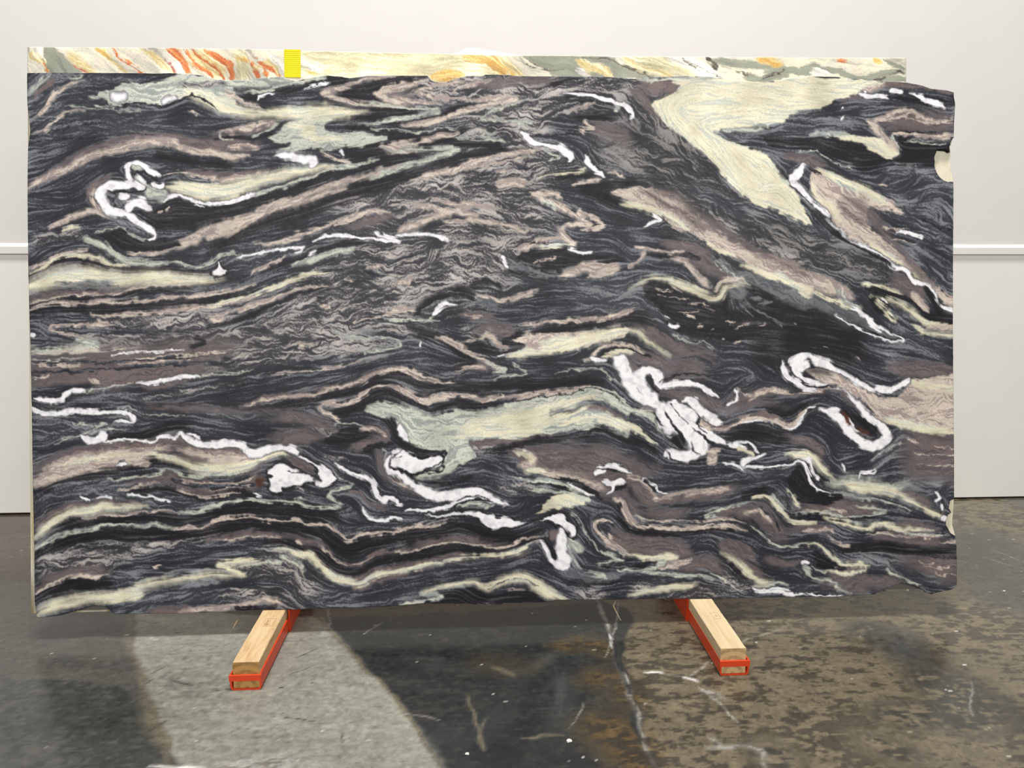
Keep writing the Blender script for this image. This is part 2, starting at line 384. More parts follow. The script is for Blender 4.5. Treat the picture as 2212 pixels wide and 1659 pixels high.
TRACES = """@0 80
S 40 270 560 600 520 900 600 1300 700
S 40 300 800 700 820 1200 840 1700 800
D 30 1500 800 1800 680 2000 720 2212 820
S 24 300 1000 800 950 1300 930 1900 950
S 14 300 450 600 420 1000 410 1500 400
D 20 280 1180 500 1120 800 1000 1100 960
D 10 270 1330 500 1280 700 1180
E 3~4 265 540 340 480 420 400 470 350
M 5~4 300 580 400 500 520 390
P 4,4,3 330 755 420 690 500 580 580 500 700 440 800 420
E 2 640 400 720 385 800 375
poly E 840 560 1000 530 1200 470 1400 440 1600 385 1760 350 1900 360 2212 425 2212 730 2070 670 2000 610 1870 560 1780 560 1620 640 1540 655 1420 625 1280 630 1050 650 1000 600
g 5~5 1700 470 1900 450 2212 470
W 8,10,8~8 1060 560 1120 580 1200 570
W 7~6 1560 630 1600 600 1680 570
n 2 1120 655 1300 630 1440 630 1540 660 1640 640 1780 565 1870 560 2030 630 2080 690
p 2 1800 690 1850 715 1900 750
P 3,3,3,2 300 915 420 890 500 830 600 750 680 705 830 700
E 1.5 620 660 700 660 830 665 1100 690 1400 700
n 1 480 930 600 850 720 790 850 775 1030 770
n 1.2 600 890 700 850 950 825 1020 820
n 1 300 995 600 980 900 960 1200 940 1500 960
M 15~8 270 1410 450 1330 620 1250 760 1165 1000 1060 1250 1010 1450 1000 1640 985 1900 1070 2212 1080
P 8,8,6,6,7,8,8,7,6,7,7~6 270 1440 450 1350 620 1270 760 1180 1000 1085 1250 1040 1450 1010 1640 1005 1720 1050 1900 1090 2050 1120
D 20 800 1220 1200 1140 1500 1080 1700 1130 1900 1180 2212 1190
N 8 1500 1120 1700 1150 1900 1200 2212 1230
D 8 1900 1250 2212 1280
@400 80
E 12,13,12,8 0 430 250 425 550 430 800 410 1050 400
C 12,14,13,11,10,15,15,12,5 0 520 200 580 350 660 550 720 800 740 1100 720 1350 715 1550 725 1750 720
G 7 150 470 350 520 450 570 600 630 750 665 900 675
P 4,5,3 380 520 450 570 600 640 750 680
D 18 700 590 1000 590 1250 570 1450 620 1700 660
N 5,9,11,11,6 560 560 900 535 1150 465 1400 415 1560 400
E 4 560 530 750 510 950 470 1150 410 1350 375
W 2.5 690 600 710 570 780 555 850 550
W 1.5 1100 490 1180 470 1300 440 1390 425
P 4,4,5,7,6,5,4,3 2000 370 1750 410 1500 485 1310 535 1500 595 1700 635 2000 655 2212 675
N 9,10,10,12,12,9,6 2212 385 2000 430 1700 500 1500 525 1600 575 1850 625 2212 645
P 7~5 2212 440 2000 490 1830 535 1950 585 2212 615
M 14 1950 530 2212 530
D 9 1800 690 2000 700 2200 710
N 6 1400 805 1700 775 1900 765 2212 725
E 1.5 1600 640 1800 645 2000 670 2212 690
M 10 300 930 500 900 700 850 850 830
P 4,7,7,4 330 930 500 890 700 845 870 820
E 3 640 945 800 885 900 820
E 2 330 930 350 970 450 990
poly E 950 830 1150 760 1400 770 1340 830 1380 890 1500 920 1700 930 1920 950 1700 1010 1500 1040 1250 1070 1050 1090 870 1110 950 1050 1010 1010 850 1000 780 960 900 905
E 3 1600 925 1800 935 1930 955 1850 985 1600 1030 1300 1085
C 8 1000 850 1200 860 1150 930 1300 960 1480 980
N 5 300 970 500 960 700 960 850 905
D 8 450 1000 700 1010 950 1020
D 8 450 880 0 900
D 14 0 850 300 830 550 780 800 790
N 5 1480 870 1700 880 2212 905
N 6 1960 930 1990 960 1850 1020 1500 1080
N 7 1450 1070 1700 1060 2000 1010 2212 975
N 13 1500 1130 1800 1120 2212 1130
P 3 1300 1090 1380 1130 1450 1180 1570 1210 1450 1240 1250 1250
E 3 1650 860 1800 840 2000 800 2212 750
W 7,9,7,10,7~4 870 1140 1000 1130 1100 1160 1230 1180 1200 1230
W 3 1490 1080 1500 1110 1510 1130
P 6 2212 1010 2000 1030 1880 1050 2000 1070 2212 1085
M 16 0 1020 300 1020 550 1040 700 1050
P 7,7,6 100 1090 300 1110 420 1145 600 1135
P 5 420 1060 550 1040 690 1060
D 9 620 1110 800 1080 900 1050
D 16 0 1190 300 1200 600 1180 900 1190 1150 1200
C 15,15,13,11,11,8,5 0 1440 300 1450 600 1400 850 1335 1050 1290 1250 1255 1400 1245
M 5 0 1270 200 1300 500 1300 800 1260
P 3 0 1310 200 1340 500 1335 800 1290
E 4 0 1550 250 1590 450 1560 700 1500 950 1430 1200 1350 1400 1260 1600 1220 1850 1160
N 11,12,12,12,13,13,14,14 0 1610 300 1640 600 1585 900 1505 1150 1430 1400 1330 1700 1230 2000 1180 2212 1150
P 8,6,5,5,5,5 700 1650 950 1575 1200 1485 1500 1385 1800 1300 2212 1200
N 12 1000 1655 1300 1545 1600 1440 1900 1340 2212 1260
G 30 1400 1600 1800 1480 2212 1400
@800 80
G 50 300 500 900 480 1500 450 2000 450
G 50 900 620 1400 680 2000 700
G 60 1000 900 1400 1000 1700 1200
G 70 400 1480 900 1350 1500 1250
N 7 0 400 150 425 400 395 560 380
P 4 560 400 250 460 50 530 200 590 500 620 700 640
P 3 900 420 600 470 430 520 600 570 900 590
P 2.5 1150 400 850 480 790 525
M 10 1000 450 1400 420 1800 420
D 6 0 575 200 595 400 640 700 665 1000 645
E 3,3,3,4,5,5 0 640 250 650 450 680 650 700 550 740 300 780 50 830
N 9 0 710 250 695 380 700
N 6 0 800 300 755 430 725
N 7,7,7,7,4 150 850 400 800 650 745 800 680 1000 650
P 5~4 300 850 550 825 750 745 900 695 1100 655 1400 605 1200 590 900 600
E 2.5 1500 600 1350 645 1050 760 1200 790 1450 805 1550 825 1400 830 1580 890
E 1.8 0 880 250 890 500 910 700 870 820 880
N 7 0 1035 150 1000 350 965 600 950 900 895 1000 880
D 8 0 920 300 920 600 920
P 5 100 1050 300 1010 500 985 700 950 820 920
E 6,5,4,3,4,5,5,6,6 100 1050 250 1070 500 1060 700 1070 850 1075 750 1120 500 1190 250 1270 0 1350
N 9 400 1030 600 1015 900 1015 1200 1035 1300 1075
N 8,10,12,12,13,13 1260 1090 1000 1130 800 1180 500 1275 200 1375 0 1430
E 2 1000 880 850 950 800 980 1000 990 1300 1000
E 1.5 1300 900 1100 920 1060 950 1200 970
P 6~4 400 1370 700 1285 1000 1185 1300 1115 1600 1085
d 2 1000 1310 1300 1270 1500 1250
p 2.5 900 1250 1200 1200 1500 1150
p 2.5 1200 1290 1400 1260
E 2.5 1650 1080 1800 1140 1700 1180
C 3 1600 1350 1700 1300 1950 1290 2080 1280
n 2 1480 520 1650 490 1800 435 2000 395
D 12,12,10,6 1550 975 1900 1000 2050 1080 2150 1200
D 14 1700 860 1900 870 2080 890
n 1.5 1500 940 1800 945 2000 950
p 9~4 1200 1400 1350 1390 1500 1400
W 6,7,6,5,6,7,7,4 1420 930 1480 960 1560 1020 1700 1040 1800 1060 1880 1110 1920 1140 1890 1180
F 0 1700 1090 1850 1130 1800 1180 1500 1250
F 0 100 1600 400 1450 700 1480 1000 1520
@1200 80
G 30 100 500 500 460 900 550
Z 40 700 560 850 750 1000 900 1200 1100 1500 1350
Z 70 500 1000 800 1100 1000 1250 1300 1450
M 16~8 800 450 1000 480 1180 440
M 10~6 700 500 850 600 930 700 1010 800
M 18 350 860 550 920 700 980
poly C 780 395 1000 385 1200 378 1400 370 1600 390 1800 400 2000 440 2212 400 2212 815 2000 840 1850 860 1650 870 1560 900 1600 960 1720 1020 1850 1060 2000 1110 2080 1200 2150 1290 2300 1500 2450 1800 2300 1760 2130 1659 1900 1580 1750 1480 1650 1390 1560 1270 1480 1180 1400 1110 1260 1030 1200 960 1100 880 1020 810 960 720 920 640 1050 570 1200 480 1100 430
M 12~8 1000 440 1100 430 1180 460 1100 530
e 4~4 780 395 1000 400 1250 395 1500 390
F 0 2200 640 1800 560 1400 530 1150 610 1080 720 1150 880 1350 1050 1500 1200 1650 1350 1800 1500
F 0 2200 780 1700 790 1480 840 1460 900 1600 1050 1700 1200 1850 1350 2000 1500
F 0 2200 500 1800 450 1400 430 1250 480 1000 600
F 0 960 650 1050 780 1200 920 1400 1100
e 3~4 930 640 1000 740 1100 850 1250 990 1420 1120
s 2~3 1520 900 1650 960 1780 1000 1830 1000
e 5~4 1600 890 1800 890 2000 880
W 3,4,4,5,5,5,6,5,4 60 545 150 555 300 550 420 580 550 610 650 640 710 690 720 740 700 775
N 4,5,6,9,8,4 100 580 300 590 450 620 560 650 650 690 680 740
N 7 200 760 400 750 600 745
E 3 560 640 605 675 570 705
P 3 270 790 290 830 350 865 250 880 260 940
P 4 180 710 260 660 380 630
D 12 0 810 150 825 250 835
W 6,7,7,4 20 1040 80 1070 140 1110 130 1170
D 7 0 990 150 1020 250 1120 300 1230
W 3,6,5,4,3 270 1120 310 1200 350 1250 430 1300 490 1340
P 2.5 500 1290 620 1320 660 1350
N 5 0 1340 200 1330 400 1330
P 4 150 1400 300 1380 460 1360
N 7 180 1430 400 1420 600 1400 780 1390
N 14 250 1450 400 1480 500 1560 700 1650
D 14 620 1340 800 1380
F 0 700 870 800 1000 700 1150 900 1250
F 0 600 980 1000 1000 1200 1150 900 1200
@1650 80
poly C 0 480 200 480 500 480 800 470 1150 430 1050 480 950 520 850 560 700 590 620 650 500 690 260 740 200 800 0 850
poly C -400 400 0 420 150 400 350 375 500 372 700 385 900 400 1100 430 1000 520 700 560 400 620 -200 600
N 7 1250 560 1400 600 1820 640
D 22 900 660 1200 590 1500 600 1820 620
D 22 1300 560 1500 520 1820 580
M 7~5 1020 500 1200 445 1400 450 1600 490 1810 535
P 6~6 960 520 1050 500 1130 470
M 8~5 700 580 850 580 1000 590
W 2,4,3,3 920 530 1000 560 1100 565 1190 585
W 4 1190 510 1260 510 1340 515
W 3,5,7,4 1420 530 1550 590 1650 630 1720 680
D 18 700 660 900 680 1100 660 1300 680
S 12 260 760 500 740 700 780 900 810
S 8 0 880 300 860 600 870 900 870
e 4~3 450 930 570 905 640 910 800 930
W 1.5 740 690 755 660
W 2 745 790 775 760
M 22 1150 800 1400 800 1800 840
P 4,4,5,5,4,4 1010 810 1150 765 1350 705 1500 755 1650 805 1810 785
p 2 1250 760 1450 790 1600 820 1820 830
p 3 1100 800 1250 780 1400 740
poly N -20 950 60 955 280 985 420 960 530 940 650 935 850 990 950 1040 1080 1120 1190 1180 1290 1160 1320 1050 1290 960 1350 950 1500 990 1700 1010 1880 1000 1880 1080 1700 1090 1640 1240 1500 1230 1300 1240 1000 1290 800 1210 600 1140 400 1080 200 1060 60 1040
poly c 620 905 850 945 1050 955 1150 985 1220 1050 1290 1080 1260 1150 1185 1178 1050 1105 900 1015 650 930
p 6,8,8,6~4 1000 800 1080 870 1180 980 1270 1090
p 5 1250 930 1400 925 1550 955 1800 950
n 1.5 1230 905 1350 895 1500 910 1700 910
e 1.5 1340 990 1500 995 1650 1015 1740 1000
e 3 1240 940 1250 1000 1290 1060
D 14 100 1080 300 1110 500 1130 650 1200 800 1270
e 1.2 280 1100 400 1095 500 1100 620 1170 750 1240 900 1270
M 10~5 200 1130 400 1180 600 1220
S 50 1100 1320 1400 1350 1800 1400
S 50 1300 1500 1600 1500 1800 1550
d 8~6 850 1280 1000 1290 1200 1240
F 0 1300 1500 1500 1350 1800 1320
F 0 1450 1600 1600 1450 1810 1420
@50 300
D 60 50 560 300 620 500 600 700 500
D 40 100 800 300 750 500 680
D 24 700 230 1000 200 1300 150 1600 200
D 24 50 940 300 920 600 900
M 6~5 820 350 700 420 650 520 660 600 760 700
P 4~4 720 460 660 560 720 650 810 720
P 6~5 260 850 450 750 600 705 720 695 830 740
C 3 390 880 450 860 545 850
G 10 60 1000 200 970 400 920 650 920
W 6,6,6,5 1020 240 985 280 1000 340 1040 400
W 5,5,6,7,5 1030 245 1100 240 1150 275 1210 315 1300 340
E 7~4 1040 270 1100 280 1160 290
W 8,10,11,11 1060 420 1000 430 900 440 790 440
W 11,12,11,11,10,9 790 440 750 520 780 600 830 680 920 705 1000 725
W 7 1050 420 1090 445 1130 475
E 6 1100 350 1100 400 1180 470
W 3 1100 350 1130 390 1160 420
W 6 1220 430 1300 460 1340 430
E 14~6 1180 500 1260 530 1350 560
W 7 940 540 1000 545
L 8 880 600 940 620
s 6 980 600 1050 600
W 8,8,9,7,4 1000 720 1080 780 1180 850 1250 910 1260 950
W 3,4,3 1190 965 1230 970 1260 950
W 9,9,9,6 1015 690 1030 630 1090 605 1150 635 1240 670
n 2 835 495 870 515 950 495 1050 510 1140 490 1160 460
n 1.5 870 520 900 550 870 600 940 660
n 2 1070 340 1090 320 1180 330 1250 390 1330 410
poly N 1060 690 1240 690 1400 590 1480 570 1650 630 1800 640 2000 640 2212 590 2212 700 1900 820 1700 870 1300 870 1200 790 1130 730
p 3 1310 700 1360 690
p 4 1400 680 1410 660
W 2 1640 630 1740 650
P 3 1330 340 1420 310 1550 325 1700 355 1900 385 2212 360
s 3 1340 400 1420 350 1550 365 1700 395 1900 405
C 10,14,16,15,15,15 1380 450 1500 470 1700 500 1850 510 2000 500 2212 450
W 4,4,3,3,3,3,3 1340 610 1420 555 1500 550 1650 590 1800 620 2000 590 2212 530
poly n 700 920 850 890 950 880 1080 960 1200 985 1280 975 1350 960 1520 1000 1300 1070 1050 1080 900 1010 760 950
N 4 680 980 830 1020 900 1090
E 2 690 905 800 870 940 870 1000 910 1100 960 1190 975
S 10 700 820 900 800 1050 860 1150 920
P 9~7 1350 1050 1600 970 1750 880 2000 800 2212 740
D 12 1350 900 1500 900 1650 880
P 4~4 1000 1090 1200 1090 1450 1040
E 4,6,6,6,6,5 620 920 600 950 720 990 800 1050 900 1130 1000 1180 1200 1195 1390 1170
D 5 800 960 880 1080 1000 1150 1250 1130 1450 1150 1650 1200 1800 1180
E 1.5 780 970 860 1070 960 1140 1200 1160
D 10 60 1150 250 1040 450 1000 600 1000
P 4~3 60 1240 200 1180 350 1110 500 1075 630 1070
C 4 60 1290 180 1240 300 1160 450 1120 600 1120 740 1140 850 1190 1000 1220
N 6 60 1330 250 1220 450 1170 600 1170 800 1220 1000 1260 1200 1265 1400 1245 1600 1280 1800 1290
M 24,22,20,18,14~6 60 1430 250 1340 450 1300 900 1330 1300 1310 1750 1345
C 20,19,19,18,16,15,15,12,9,5 60 1430 250 1345 450 1310 650 1305 900 1335 1100 1345 1300 1325 1500 1345 1750 1350 1900 1320
s 3~4 300 1380 600 1380 900 1390
poly W 1890 1165 1850 1240 1790 1300 1850 1315 1930 1300 1970 1250 1920 1230 1895 1180
E 2.5 1400 1165 1550 1190 1700 1230 1820 1190 1900 1120 2100 1100
D 6 1500 1250 1650 1270 1800 1260 1850 1220
M 6~4 60 1530 300 1490 600 1480 900 1460
P 2.5 60 1560 250 1525 500 1505 800 1485 1000 1450 1250 1400 1450 1395 1600 1400
N 5 60 1595 250 1545 600 1535 900 1495 1250 1445 1500 1430 1850 1390
P 4 60 1625 200 1575 450 1570 600 1580 800 1550 1000 1560 1250 1530 1400 1520 1600 1510 1850 1480 2050 1440 2212 1390
N 8 60 1660 250 1630 600 1630 1000 1600 1400 1565 1800 1535 2212 1490
D 8 1500 1100 1700 1080 1900 1060 2212 1000
@450 400
G 60 300 1500 900 1400 1500 1350 2100 1300
G 60 800 1100 1400 1000 2100 1000
G 60 1500 700 2000 700
G 50 1500 200 2100 150
N 12 0 230 300 175 550 115 800 35 1000 -20
P 13,12,9,8,7,6,6,6~6 0 500 150 450 350 350 550 270 750 215 950 145 1150 75 1300 15
N 7,12,16,18,17,14,12,10 0 650 200 530 350 440 600 340 900 240 1150 140 1400 70 1700 0
D 14~8 300 520 700 450 1100 350
P 3,6,6,6,7,7,6,3~4 450 560 700 535 850 490 1000 450 1200 385 1400 305 1600 255 1760 260
d 2 1000 480 1300 380 1600 290
M 9 1300 390 1600 320 1800 300
W 3,3,4,4,3,3,2 1000 540 1100 510 1250 485 1350 490 1550 500 1700 530 1830 540
W 3 1600 450 1700 500 1830 530
W 3 1880 480 2000 480 2212 500
S 16 50 650 400 640 900 580
W 3,3,3,4,5 280 690 450 660 600 630 800 600 920 600
W 2.5 820 650 880 640 900 615
S 16 250 780 450 740 700 690
N 6,5,5,5,4,6,4 520 825 700 765 900 700 1050 630 1250 570 1400 540 1500 540
D 10 550 820 750 790 900 740
P 4 400 850 500 800 650 740 720 690
W 2 950 670 1040 630
E 6~4 800 780 1000 700 1200 640 1400 610
L 4~3 0 1050 200 1000 350 940 550 860
D 8 0 1090 200 1020 400 950 600 890 800 830
C 7,6,6,6,5,4~3 0 1155 200 1105 450 1045 650 965 850 885 1050 845 1200 840
D 3 0 1200 300 1135 600 1030 900 940 1150 930
P 4~3 0 1250 350 1180 550 1110 750 1030 900 990 1150 970
N 5,5,6,5,4,4,4 0 1370 200 1315 400 1245 600 1150 800 1070 1100 1005 1200 975
P 7 20 1290 80 1290 150 1270
D 5 1250 930 1450 910 1700 870
p 3 1300 900 1400 890
p 3~2 1500 790 1650 770
p 3 1770 950 1900 920 1920 890
d 5 1500 800 1650 880 1700 870
d 4 1700 780 1900 700 2100 650
F 0 400 1400 900 1300 1600 1150 2100 1080
F 0 300 1560 900 1500 1700 1500 2000 1450
F 0 1300 860 1500 800 1650 880 1900 800
p 4 1070 1160 1170 1150
p 4~2 850 1520 920 1550
p 4 1700 1220 1850 1190 1980 1190
E 3~3 1180 1360 1250 1420 1500 1460 1750 1470 1830 1520 1750 1560 1500 1610
D 8,9,9,8,8 1400 1370 1500 1420 1700 1450 1850 1480 1950 1530 1850 1580
p 2.5 1380 1330 1500 1270 1700 1240 1900 1200
E 2 1680 1290 2212 1290
D 4 1400 1350 1600 1300 2000 1310
@850 400
G 70 300 300 900 300 1400 350
G 70 300 800 900 700 1200 500
P 5~4 200 180 500 230 800 300
P 5~4 500 330 900 350 1300 430
P 4~4 350 130 700 180 1000 230
G 40 300 150 600 80
P 9,9,7,6,4 50 440 200 385 400 295 600 230 800 200
D 6,6,6,4 250 430 450 370 650 285 850 205
W 3,3,3,2 0 480 200 480 450 500 550 530
poly D 1480 0 2212 0 2100 90 2212 200 2212 420 2000 400 1800 290 1900 240 1800 200 1650 120
P 5 1330 80 1450 130 1600 210 1750 290 1850 350 1880 380 1700 370 1580 400
E 2.5 1420 130 1480 160 1560 230
N 5 1440 120 1550 170 1650 180
P 5 1300 70 1450 70 1600 100
p 4 1790 210 1780 260 1900 300 2030 380 1950 410 1800 430
poly D 1680 430 2000 410 2212 420 2212 690 1950 640 1800 600 1740 520
P 7,7,7,5 1570 400 1640 500 1720 570 1740 590
C 3 1400 575 1600 585 1740 590
P 6 1200 620 1300 570 1450 510 1600 500
n 1.5 1200 540 1350 540 1500 530
poly N 1160 680 1300 610 1500 590 1750 610 1850 660 2000 650 2212 700 2212 730 1900 750 1600 800 1350 760 1200 700
p 2 1340 740 1450 700 1550 680
W 3 1670 630 1750 650 1830 660 1900 640
L 10 1080 700 1180 780 1350 830 1600 840
W 4,4,3 1030 670 1060 730 1090 770
n 1.5 1100 670 1250 740 1450 800 1600 830
n 2 1090 790 1250 850 1400 865
P 8~6 1600 860 1800 810 1950 800 2100 760
P 6~4 1850 900 2000 860 2120 850
S 30 1500 960 1800 980 2200 980
D 40 1100 1150 1400 1120 1800 1110 2200 1100
n 7,9,8,4 750 970 850 940 960 950 1040 1000
N 9 570 995 700 1010 760 1060
N 6,8,8 200 1230 280 1140 400 1090 550 1060
L 8 820 1080 900 1140 980 1170
P 5 820 1055 950 1075 1050 1095 1250 1050 1390 1000
W 6,5,4,2 370 1240 410 1190 500 1140 620 1130
E 2 0 1290 300 1280 380 1260
D 6 0 1310 300 1300 450 1290 480 1230
D 12 650 1285 900 1285 1200 1270 1600 1230 2212 1190
M 6 650 1230 800 1240 950 1260
p 2 680 1235 850 1250
P 4~2 1200 1360 1350 1330 1500 1300 1750 1290 1850 1300 2000 1270 2212 1220
N 9 1350 1390 1500 1350 1850 1330 2212 1270
M 14~8 750 1390 900 1370 1150 1390
G 20 700 1450 950 1480
poly P 1100 1460 1300 1400 1500 1390 1900 1380 2212 1340 2212 1450 1900 1530 1700 1590 1500 1600 1200 1620 1010 1640 1080 1590 1350 1570 1250 1490
C 7~5 1400 1500 1600 1480 1900 1440 2212 1390
M 10~6 1500 1410 1800 1380 2100 1340
n 5 1230 1400 1070 1450 1090 1490 1250 1540 1080 1585
W 4 1010 1630 1070 1610
P 7 850 1430 950 1460 1020 1520 1090 1545
N 9 150 1390 400 1450 600 1550 750 1640
P 4 450 1450 600 1530 800 1640
W 3 260 1510 265 1540
F 0 600 300 800 350 1000 420 1400 430
F 0 100 700 500 600 900 680 1300 850
@1250 400
D 26 0 480 300 450 600 450 900 520
D 30 100 600 400 640 700 820 1000 820
D 24 400 250 600 350 300 200
S 30 0 1000 300 1020 600 1060
S 30 0 1150 300 1160 550 1180
Z 60 1200 150 1600 400 2000 600 2212 700
poly P 300 80 400 30 600 20 900 60 1000 130 1100 240 1300 400 1500 550 1700 640 2000 780 2212 880 2212 1080 2000 960 1800 850 1600 740 1450 660 1300 590 1200 530 1100 470 900 420 820 300 650 250 480 190
G 22~14 800 60 1000 170 1200 310 1500 480 1800 620 2212 800
M 10~8 700 60 900 110 1050 220
m 7~12 700 40 900 80 1060 200 1220 330 1500 520 1800 680 2212 880
m 5~8 600 60 800 160 1000 260 1200 420
z 4~6 1100 200 1300 370 1500 500 1800 660
C 7~5 400 180 600 220 800 265 950 345 1050 430
C 3 1200 530 1350 620 1500 670
C 5 1600 760 1900 900 2100 1000 2212 1070
W 3,5,4,4,5 700 265 750 300 770 335 680 360 630 400
n 1.5 800 280 835 340 780 385
n 1.2 760 270 800 330
D 10 400 230 600 280 700 310
S 18 1000 -10 1300 130 1600 280 1900 430 2212 580
C 2,3,4,5,8,9,10,8,6,4,3,2 480 1000 600 920 700 890 850 905 1000 960 1120 1020 1250 1075 1330 1080 1390 1000 1450 960 1550 940 1640 965
poly N 600 960 720 910 900 950 1100 1050 1320 1115 1400 1010 1440 1050 1420 1180 1600 1200 1700 1150 2000 1150 2212 1200 2212 1659 2100 1600 1600 1500 1300 1480 1000 1420 850 1300 750 1150 620 1020
p 1.5 730 990 900 1000
p 1.5 760 1040 950 1080
p 2 900 960 990 1030
p 1.5 950 1090 1050 1100
p 1.5 950 1210 1150 1230
p 1.5 1000 1240 1120 1280
p 1.8 1400 1310 1510 1310
p 1.5 1150 1350 1200 1340
p 1.5 1270 1385 1300 1380
p 2 1380 1475 1400 1473
p 3 1500 1510 1560 1500
p 1.5 2070 1310 2090 1305
p 1.2 1170 1170 1300 1210
p 1.2 1050 1140 1250 1160
p 1.2 1500 1350 1650 1330
p 1.2 1720 1340 1790 1330
W 3 870 1310 900 1335 980 1350
W 1.5 820 1240 870 1280
L 15~5 1480 1020 1560 1030
l 2 1450 1090 1480 1200
l 2 1560 1150 1600 1200 1680 1270
l 2 1590 1080 1630 1150 1700 1200 1800 1245 1960 1325
l 4 1650 1070 1750 1080
l 4 1720 1130 1850 1110
n 5 1640 1020 1750 1030 1850 1090
M 12 1000 570 1200 650 1290 730
P 4 540 600 700 620 830 645 1000 640
P 4 650 640 620 700 560 760 480 785
N 5 680 670 800 690 1000 665 1150 690
P 4,6,7,7,8,6 900 700 1000 720 1080 800 1150 890 1200 930 1250 970
M 14 1050 700 1250 770 1450 870 1580 920
M 10 800 560 1000 580 1150 620
p 5~3 1300 1000 1400 900 1550 900
P 7~5 0 780 200 780 350 790 200 850 100 880
L 8 1290 680 1400 760 1500 880 1650 900 1800 980 2000 1100 2212 1180
E 1.5 1320 700 1390 780 1500 870 1640 960
D 8 480 860 700 850 900 830
P 4~2 0 1300 100 1300 300 1260 550 1190
S 13 600 1100 750 1250 900 1400 1050 1480 1300 1560
E 1.5 900 1410 1000 1480 1100 1520 1200 1510 1290 1570
N 16 0 1340 300 1300 550 1260 700 1330
M 10 0 1400 300 1370 550 1330 800 1450 1000 1580
F 0 1000 250 1200 300 1500 420 1900 500
F 0 200 500 380 560 450 680
@1600 350
S 60 1500 300 1800 450 2000 600
S 60 1700 850 1950 1000
S 26 0 400 300 520 550 650 800 740 1100 860 1400 1000 1550 1060
Z 26 0 560 300 680 600 800 900 900 1200 1010 1500 1110 1700 1200
P 16,16,16,14,12~8 0 880 300 970 600 1100 900 1200 1050 1290
C 5 0 980 350 1090 600 1200 850 1300 1050 1400
L 13 0 1060 300 1180 600 1300 900 1430 1150 1510 1400 1640
N 30 300 1500 600 1560 900 1600
N 20 100 1400 300 1420 500 1450
n 3,6,5 340 20 400 110 450 180
W 4,8,8 600 30 560 110 480 170
W 8,9,8,5,5,3 490 180 560 260 620 340 680 400 760 450 840 540
n 3 480 225 600 335 700 425
n 6,9,9,7,4,4,4,3 700 480 760 560 850 640 950 720 1050 780 1200 855 1350 915 1480 1015
W 4,6,5,4,6,4,6,5,5,5,8,7,5 800 550 870 610 940 680 1050 765 1200 830 1350 890 1460 1000 1580 1040 1660 1140 1760 1170 1850 1280 1900 1370 2150 1440
n 4 650 50 700 90 770 130
poly P 640 200 700 50 860 120 1050 190 1250 270 1400 350 1560 480 1400 470 1250 430 1200 520 1250 640 1400 760 1550 900 1700 1020 1850 1150 2150 1400 2150 1460 1900 1290 1650 1060 1460 980 1350 870 1050 740 930 650 860 540 760 400
C 8,10,12,10,6~6 750 80 900 160 1050 220 1250 310 1400 390
e 3~3 800 150 1000 250 1200 320 1350 390
m 9~14 1000 350 1150 430 1280 540 1400 700 1560 880
d 16~16 1330 560 1500 640 1700 780 1900 900 2150 1020
m 6~10 950 400 1050 500 1200 600
m 6~8 1560 920 1700 1060 1850 1180
C 6~6 680 220 720 320 850 420 950 560
C 4~4 1200 760 1400 880 1550 1010 1700 1100
W 2.5 1480 660 1600 690 1740 720
p 1.5 1350 600 1500 640 1600 650
p 1.2 1400 700 1550 740 1700 790
n 1.2 1650 520 1850 590 2150 730
p 3 1300 220 1380 220
n 5,6,6,6,6,9,8 1180 1190 1300 1220 1450 1270 1650 1320 1730 1420 1850 1480 2150 1510
n 5,9,10 1740 1200 1830 1310 1900 1440
C 5 1150 1165 1350 1200 1550 1270
C 4,5,7,8,8,9 1300 1270 1450 1320 1600 1390 1700 1480 1850 1550 2150 1570
P 8 1800 1580 2150 1600
C 5 1650 1570 1850 1650 2150 1670
S 20 1450 1400 1600 1520 1800 1700
C 3,3,5,4 1240 1270 1330 1350 1400 1450 1490 1530
n 6 1230 1290 1300 1390 1380 1440
W 2 1330 1290 1400 1350
E 3 900 1200 1000 1330 1150 1430
W 3 1050 1400 1200 1500 1350 1630
p 6 1650 1250 1730 1370 1790 1420
M 16 1450 1120 1650 1220 1720 1320
F 0 0 200 150 300 300 250
@50 650
G 24 600 190 900 185 1200 205 1600 205 2000 165
G 40 500 420 1200 400 2000 400
G 30 900 300 1500 350 2200 330
N 9 70 115 300 72 600 70 900 82 1200 60 1600 40 1900 10
P 4~3 650 125 900 130 1100 112 1400 97 1700 72 1950 32 2200 -20
D 14 70 160 300 150 550 140
D 14 80 240 150 230 200 280 250 370
D 12 70 400 250 390 450 375
P 5~3 700 175 800 210 620 230
P 3 700 232 450 232 250 250 330 300 500 330 650 360
W 5 75 330 105 330
D 5 450 285 900 290 1300 310 1700 280 2000 230 2212 190
D 3 1350 310 1500 325 1600 350
N 6 1600 440 1700 420 1720 380 1650 350
E 7~5 500 375 680 400 680 440 450 460 250 475 70 480
P 2.5 80 520 250 490 600 470 900 450 1100 440
D 3 80 545 400 540 700 525 900 500 1200 500
E 1.5 80 575 300 565 600 545
W 1.5 850 500 1200 475 1550 470
M 40 80 640 600 630 1200 590 1800 540 2212 510
d 3 80 600 600 590 1200 555 1800 530
p 2.5 100 625 550 610
p 2.5 900 600 1300 590 1600 570
d 3 100 690 500 670 1000 630 1600 600 2200 560
p 2 1100 540 1500 520 2000 480
M 20 80 800 500 760 1000 720 1500 670
D 12~6 90 860 400 850 700 800
p 3 100 740 250 720
p 4~2 650 750 720 760
W 4,5,5,6,5,3 100 920 200 935 350 945 410 890 480 855 560 845 620 860
E 1.5 620 860 800 835 950 800 1050 775
W 3,4,4,4,5,3 1080 780 1180 790 1300 760 1450 730 1600 710 1680 705
E 2 1680 705 1900 690 2050 690 2200 640
